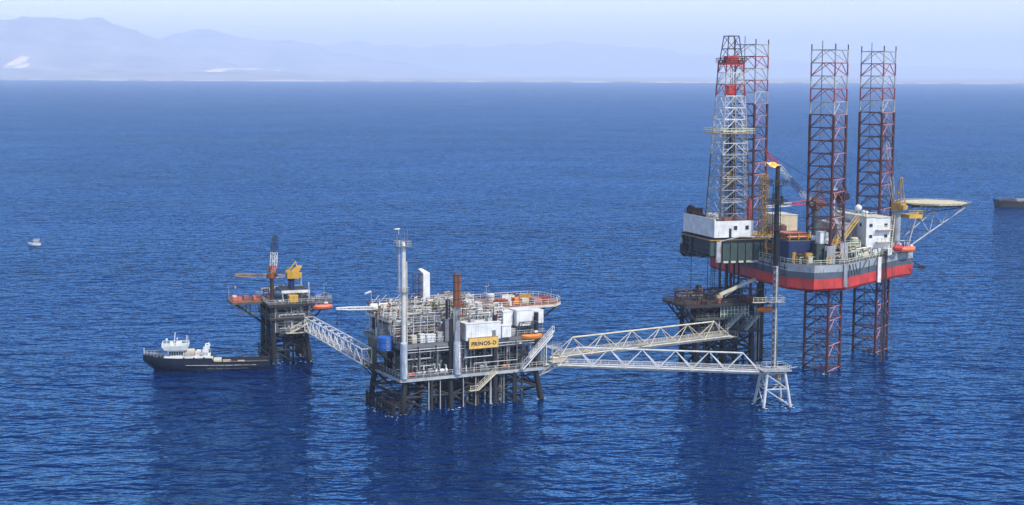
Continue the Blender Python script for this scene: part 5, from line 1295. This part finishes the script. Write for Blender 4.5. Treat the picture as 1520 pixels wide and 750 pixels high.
def supply_boat():
    c = Vector((-81.6, 402.6, 0))
    fr = Frame(c.x, c.y, 180 + 9)
    t = T('supply_boat', 'dark blue hulled supply boat with white wheelhouse moored to the small platform', 'supply boat', fr)
    secs = [(-17.5, 3.3, 3.1, 2.1, .2), (-8, 3.5, 3.4, 2.1, 0), (-3.4, 3.5, 3.5, 2.2, 0), (-2.6, 3.5, 3.5, 3.3, 0), (6, 3.35, 3.1, 3.35, -.2), (10.5, 2.6, 2.0, 3.5, -.7), (13.3, 1.5, .9, 3.8, -1.5), (15.2, .25, .1, 4.1, -2.8)]
    rings = hull_rings(secs)
    mb = MB(); n = 8; vs = [p for r in rings for p in r]; fs = []
    for i in range(len(rings) - 1):
        for k in range(n - 1): fs.append((i * n + k, i * n + k + 1, (i + 1) * n + k + 1, (i + 1) * n + k))
    fs += [tuple(range(n)), tuple((len(rings) - 1) * n + k for k in range(n))]
    mb.add(vs, fs).build('hull', 'boat_hull', t, smooth=50)
    MB().bx(-17.2, -3.2, 1.15, .6, 3.2, 1.25).build('cargo_deck', 'steel_deck', t, smooth=0)
    d = [(-2.8, -3.3), (6, -3.15), (10.3, -2.4), (13, -1.35), (14.6, -.2), (14.6, .2), (13, 1.35), (10.3, 2.4), (6, 3.15), (-2.8, 3.3)]
    MB().prism(d, 2.5, 2.62).build('fore_deck', 'pale_green', t, smooth=0)
    for s in (-1, 1):
        b = MB().pipe([(-17.5, s * 3.36, 2.1), (-8, s * 3.56, 2.12), (-3.4, s * 3.56, 2.22)], .13, 6); b.build('bulwark_rail', 'dark', t)
        MB().pipe([(-14, s * 3.48, 1.25), (-6, s * 3.56, 1.3), (4, s * 3.5, 1.5)], .09, 6).build('rubbing_strake', 'pale_grey', t)
        MB().pipe([(-12, s * 3.42, .45), (-7, s * 3.52, .42), (-1, s * 3.55, .5)], .06, 6).build('rubbing_strake', 'grey', t)
        for k in range(6): MB().lathe((-13 + k * 2.3, s * 3.75, 1.0), (1, 0, 0), [(0, .32), (.12, .42), (.3, .42), (.42, .32)], 10).build('tyre_fender', 'black', t)
    h = MB().loft([[(-2.2, -2.7, 2.63), (10.3, -2.4, 2.63), (10.3, 2.4, 2.63), (-2.2, 2.7, 2.63)], [(-2.2, -2.7, 3.7), (9.6, -2.3, 3.7), (9.6, 2.3, 3.7), (-2.2, 2.7, 3.7)]]).build('deckhouse', 'clean_white', t, smooth=0)
    h2 = MB().loft([[(4.6, -2.2, 3.71), (8.3, -2.1, 3.71), (8.3, 2.1, 3.71), (4.6, 2.2, 3.71)], [(4.6, -2.2, 5.35), (8.9, -2.1, 5.35), (8.9, 2.1, 5.35), (4.6, 2.2, 5.35)]]).build('wheelhouse', 'clean_white', t, smooth=0)
    for s in (-1, 1):
        for k in range(6):
            x = 4.8 + k * .62; w = MB().bx(x, min(s * 2.17, s * 2.25), 4.05, x + .48, max(s * 2.17, s * 2.25), 5.0).build('window', 'glass', h2, smooth=0)
        for k in range(3):
            x = -.6 + k * 2.6; MB().lathe((x, s * 2.62, 3.2), (0, s, 0), [(0, .28), (.1, .28)], 10).build('porthole', 'glass', h)
    for k in range(5):
        y = -1.6 + k * .68; MB().loft([[(8.42, y, 4.1), (8.46, y, 4.1), (8.46, y + .52, 4.1), (8.42, y + .52, 4.1)], [(8.74, y, 5.0), (8.8, y, 5.0), (8.8, y + .52, 5.0), (8.74, y + .52, 5.0)]]).build('window', 'glass', h2, smooth=0)
    r = MB().loft([[(3.6, -2.7, 5.36), (9.5, -2.5, 5.36), (9.5, 2.5, 5.36), (3.6, 2.7, 5.36)], [(3.3, -2.9, 6.4), (10.3, -2.7, 6.4), (10.3, 2.7, 6.4), (3.3, 2.9, 6.4)]]).build('flying_bridge', 'clean_white', t, smooth=0)
    MB().bx(3.6, -2.6, 6.41, 10, 2.5, 6.46).build('bridge_deck', 'pale_green', r, smooth=0)
    MB().rail([(3.4, -2.8, 6.4), (10.2, -2.6, 6.4), (10.2, 2.6, 6.4), (3.4, 2.8, 6.4)], .7, .05, 1.0, True).build('railing', 'clean_white', r)
    MB().bx(5.2, -1.3, 6.47, 6.6, 1.3, 7.2).bx(7.4, -.7, 6.47, 8.2, .7, 7.3).build('console', 'clean_white', r, smooth=0)
    m_ = MB().bar((7.2, 0, 6.4), (6.8, 0, 9.8), .12, 6).bar((6.9, -.9, 8.4), (6.9, .9, 8.4), .06, 5).bx(6.2, -.7, 8.0, 6.5, .7, 8.15).build('radar_mast', 'clean_white', t)
    MB().bar((3.9, 1.2, 6.4), (3.9, 1.2, 9.2), .07, 5).bar((3.7, -1.6, 6.4), (3.7, -1.6, 8.6), .06, 5).bar((9.0, .5, 6.4), (9.0, .5, 7.8), .07, 5).build('antenna', 'clean_white', t)
    MB().lathe((9.0, .5, 7.7), (0, 0, 1), [(0, .15), (.2, .32), (.5, .25), (.6, 0)], 10).build('searchlight', 'clean_white', t)
    for y in (-2.0, 2.0):
        f = MB().bx(-1.6, y - .45, 3.71, -.2, y + .45, 5.3); f.pipe([(-.9, y, 5.2), (-.9, y, 6.1), (-1.7, y, 6.3), (-1.9, y, 5.7)], .22, 8); f.build('funnel', 'clean_white', t)
    MB().bx(2.0, -2.2, 3.71, 4.4, 2.2, 5.0).bx(.2, -1.4, 3.71, 1.8, 1.4, 4.5).build('locker', 'cream', t, smooth=0)
    MB().lathe((.4, -2.3, 4.3), (1, 0, 0), [(-.1, .1), (0, .32), (1.0, .32), (1.1, .1)], 10).build('liferaft', 'clean_white', t)
    MB().bx(-5.0, -2.0, 1.26, -3.0, 2.0, 2.5).build('hatch_house', 'cream', t, smooth=0)
    MB().bx(-7.4, -2.6, 1.26, -5.3, -1.2, 1.8).bx(-7, .6, 1.26, -5.4, 2.2, 1.9).bx(-11, -1.6, 1.26, -9.2, .2, 1.7).build('deck_cargo', 'tan', t, smooth=0)
    MB().rail([(9.6, -2.75, 3.5), (13.2, -1.5, 3.8), (15.0, -.2, 4.1), (15.0, .2, 4.1), (13.2, 1.5, 3.8), (9.6, 2.75, 3.5)], .9, .06, 1.0).build('railing', 'pale_grey', t)
    MB().rail([(-2.2, -2.6, 3.7), (4.5, -2.6, 3.7)], .9, .05, .8).rail([(-2.2, 2.6, 3.7), (4.5, 2.6, 3.7)], .9, .05, .8).build('railing', 'pale_grey', t)
    MB().bar((14.9, 0, 4.0), (14.9, 0, 5.9), .09, 5).build('jackstaff', 'clean_white', t)
    MB().bx(11.2, -.8, 2.63, 12.4, .8, 3.3).lathe((11.8, -1.1, 3.1), (0, 1, 0), [(0, .4), (.3, .4), (.31, .25), (1.9, .25), (1.91, .4), (2.2, .4)], 10).build('anchor_windlass', 'redbrown', t)
    for s in (-1, 1):
        for (x, w_) in ((11.0, 1.8), (3.6, 1.0), (7.7, .5)): 
            yy = 3.06 if x < 5 else 2.92 if x < 9 else 2.33
    return t

def small_boat():
    p = Frame((47 - 760) / F_PX * 690, 690, 180 + 4)
    t = T('motor_boat', 'small white motor boat alone on the water far left', 'motor boat', p)
    secs = [(-2.6, 1.1, 1.0, .9, .1), (0, 1.2, 1.1, 1.0, 0), (1.8, .8, .6, 1.15, -.3), (3.0, .06, .03, 1.35, -.8)]
    MB().loft(hull_rings(secs)).build('hull', 'clean_white', t)
    MB().bx(-2.3, -1.15, .12, 1.5, -1.11, .35).bx(-2.5, -1.24, .1, 1.0, -1.17, .3).build('boot_stripe', 'black', t, smooth=0)
    MB().loft([[(-1.8, -.8, .95), (.8, -.7, 1.02), (.8, .7, 1.02), (-1.8, .8, .95)], [(-1.8, -.75, 2.3), (.3, -.65, 2.3), (.3, .65, 2.3), (-1.8, .75, 2.3)]]).build('cabin', 'pale_grey', t, smooth=0)
    MB().bx(-2.1, -.95, 2.31, .7, .95, 2.42).build('roof', 'clean_white', t, smooth=0)
    MB().bx(-.6, -.83, 1.4, .2, -.74, 2.0).build('window', 'glass', t, smooth=0)
    MB().rail([(-1.9, -.9, 2.42), (.5, -.9, 2.42)], .6, .04, .6).build('railing', 'pale_grey', t)

def barge():
    p = Frame((1478 - 760) / F_PX * 915, 915, -3)
    t = T('barge', 'long dark barge cut off by the right edge of the picture', 'barge', p)
    secs = [(0.3, 4.6, 4.2, 4.3, .9), (2, 5.5, 5.4, 3.9, .3), (14, 5.6, 5.6, 3.4, 0), (34, 5.6, 5.6, 3.4, 0), (40, 5.2, 5.0, 3.6, 0)]
    MB().loft(hull_rings(secs)).build('hull', 'leg_dark', t)
    for k, (x, y, h, m_) in enumerate(((4, -2, .9, 'maroon'), (8.5, 1, 1.0, 'maroon'), (12, -2.5, 1.1, 'pale_grey'), (15.5, 0, .9, 'tan'), (20, -2, 1.3, 'brown'), (26, 0, 1.2, 'grey'))):
        zz = 3.95 if x < 6 else 3.75
        MB().bx(x, y - 1.4, zz - .4, x + 3.0, y + 1.4, zz + h).build('deck_cargo', m_, t, smooth=0)
    for s in (-1, 1): MB().rail([(2, s * 5.4, 3.9), (14, s * 5.5, 3.42), (34, s * 5.5, 3.42)], .9, .07, 2.5).build('railing', 'grey', t)
    MB().bar((10.8, 0, 3.6), (10.8, 0, 6.6), .1, 6).bar((17.4, 1, 3.4), (17.4, 1, 5.4), .1, 6).build('mast', 'pale_grey', t)

def foam():
    rg = random.Random(9); mb = MB()
    spots = [DF.pt(x + (-.9 if x < 5 else 1.2 if x > 30 else 0), y) for y in (.6, 20.6) for x in (1.5, 13, 24.5, 35.5)]
    spots += [DF.pt(-2.4, y) for y in (-1, 3, 7, 11, 14)] + [SF.pt(x, y) for y in (0, 7.5, 15) for x in (0, 9.8)] + [PF.pt(x, y) for y in (1, 10.5) for x in (1.5, 9.5, 18)]
    spots += [FF.pt(sx * 3.1, sy * 3.1) for sx in (-1, 1) for sy in (-1, 1)]
    for lx, ly in ((11.1, 20.8), (12.3, -21.6), (39.3, -.8)):
        for a in (130, 250, 10): spots.append(RF.pt(lx + 5.46 * math.cos(R(a)), ly + 5.46 * math.sin(R(a))))
    for s_ in spots:
        for k in range(9):
            a = rg.uniform(0, 6.3); d = .7 + abs(rg.gauss(0, .9)); x = s_.x + d * math.cos(a); y = s_.y + d * math.sin(a) * 1.5; r_ = rg.uniform(.08, .3); z = .02 + .002 * (k % 9)
            mb.add([(x + r_ * rg.uniform(.5, 1.6) * math.cos(q * 1.047), y + r_ * rg.uniform(.5, 1.2) * math.sin(q * 1.047), z) for q in range(6)], [(0, 1, 2, 3, 4, 5)])
    m, t, b, o = nt('foam'); b.inputs['Base Color'].default_value = (.55, .62, .68, 1); b.inputs['Roughness'].default_value = .8; MATS['foam'] = m
    o = mb.build('foam', 'foam', smooth=0); tag(o, 'small flecks of white foam round the platform legs', 'foam', kind='stuff')

# ------------------------------------------------------------------ build everything
foam()
paint('boat_hull', (.012, .018, .035), .4, .05, .4)
build_sea(); build_hills(); build_haze()
main_platform(); main_platform_things()
small_platform(); small_platform_things()
rig_platform(); rig_platform_things()
flare(); rig(); rig_things()
supply_boat(); small_boat(); barge()
bridge('white footbridge from the small left platform to the central platform', SF.pt(9.2, -2.4, 8.7), DF.pt(-2.6, 14.5, 9.3), 2.4, 3.6, 'rect', 9, pipes=4)
bridge('upper footbridge from the central platform to the dark platform under the rig', DF.pt(42.0, 2.8, 9.7), PF.pt(6.4, -6.4, 8.6), 3.0, 4.1, 'tri', 6, pipes=6, mat='cream')
bridge('lower footbridge from the central platform to the flare tower base', DF.pt(41.0, -.6, 8.3), FF.pt(-3.3, .2, 8.1), 2.6, 4.2, 'tri', 6, pipes=3)

# ------------------------------------------------------------------ camera, light, world
pitch = math.atan((375 - 107) / F_PX); roll = R(.226)
f = Vector((0, math.cos(pitch), -math.sin(pitch))); r0 = Vector((1, 0, 0)); u0 = Vector((0, math.sin(pitch), math.cos(pitch)))
r = r0 * math.cos(roll) + u0 * math.sin(roll); u = u0 * math.cos(roll) - r0 * math.sin(roll)
cam = bpy.data.cameras.new('camera'); co = bpy.data.objects.new('camera', cam); COL.objects.link(co)
M = Matrix((r, u, -f)).transposed().to_4x4(); M.translation = (0, 0, H_CAM); co.matrix_world = M
cam.sensor_width = 36; cam.lens = 36 * F_PX / 1520; cam.clip_start = 1; cam.clip_end = 90000
scene.camera = co

SUN_DIR = Vector((.76, -.65, 0)).normalized(); EL = R(50)
s = Vector((SUN_DIR.x * math.cos(EL), SUN_DIR.y * math.cos(EL), math.sin(EL)))
sun = bpy.data.lights.new('sun', 'SUN'); sun.energy = 3.0; sun.angle = R(.5); sun.color = (1, .95, .87)
so = bpy.data.objects.new('sun', sun); COL.objects.link(so); so.rotation_euler = s.to_track_quat('Z', 'Y').to_euler(); so.location = (100, -100, 300)
w = bpy.data.worlds.new('World'); scene.world = w; w.use_nodes = True
nt_ = w.node_tree; sky = nt_.nodes.new('ShaderNodeTexSky'); sky.sky_type = 'NISHITA'; sky.sun_disc = False
sky.sun_elevation = EL; sky.sun_rotation = math.atan2(SUN_DIR.x, SUN_DIR.y); sky.altitude = 80; sky.air_density = 1.0; sky.dust_density = .4; sky.ozone_density = 1.2
bg = nt_.nodes['Background']; bg.inputs[1].default_value = .14; tn = nt_.nodes.new('ShaderNodeMix'); tn.data_type = 'RGBA'; tn.blend_type = 'MULTIPLY'; tn.inputs[0].default_value = 1; tn.inputs[7].default_value = (1.04, .95, .98, 1); nt_.links.new(sky.outputs[0], tn.inputs[6]); nt_.links.new(tn.outputs[2], bg.inputs[0])
vs_ = scene.view_settings; vs_.view_transform = 'Standard'; vs_.look = 'None'; vs_.exposure = .85; vs_.gamma = 1; vs_.use_curve_mapping = False
scene.cycles.use_denoising = True; scene.cycles.max_bounces = 6; scene.cycles.transparent_max_bounces = 16; scene.cycles.volume_bounces = 1; scene.cycles.sample_clamp_direct = 8; scene.cycles.sample_clamp_indirect = 3
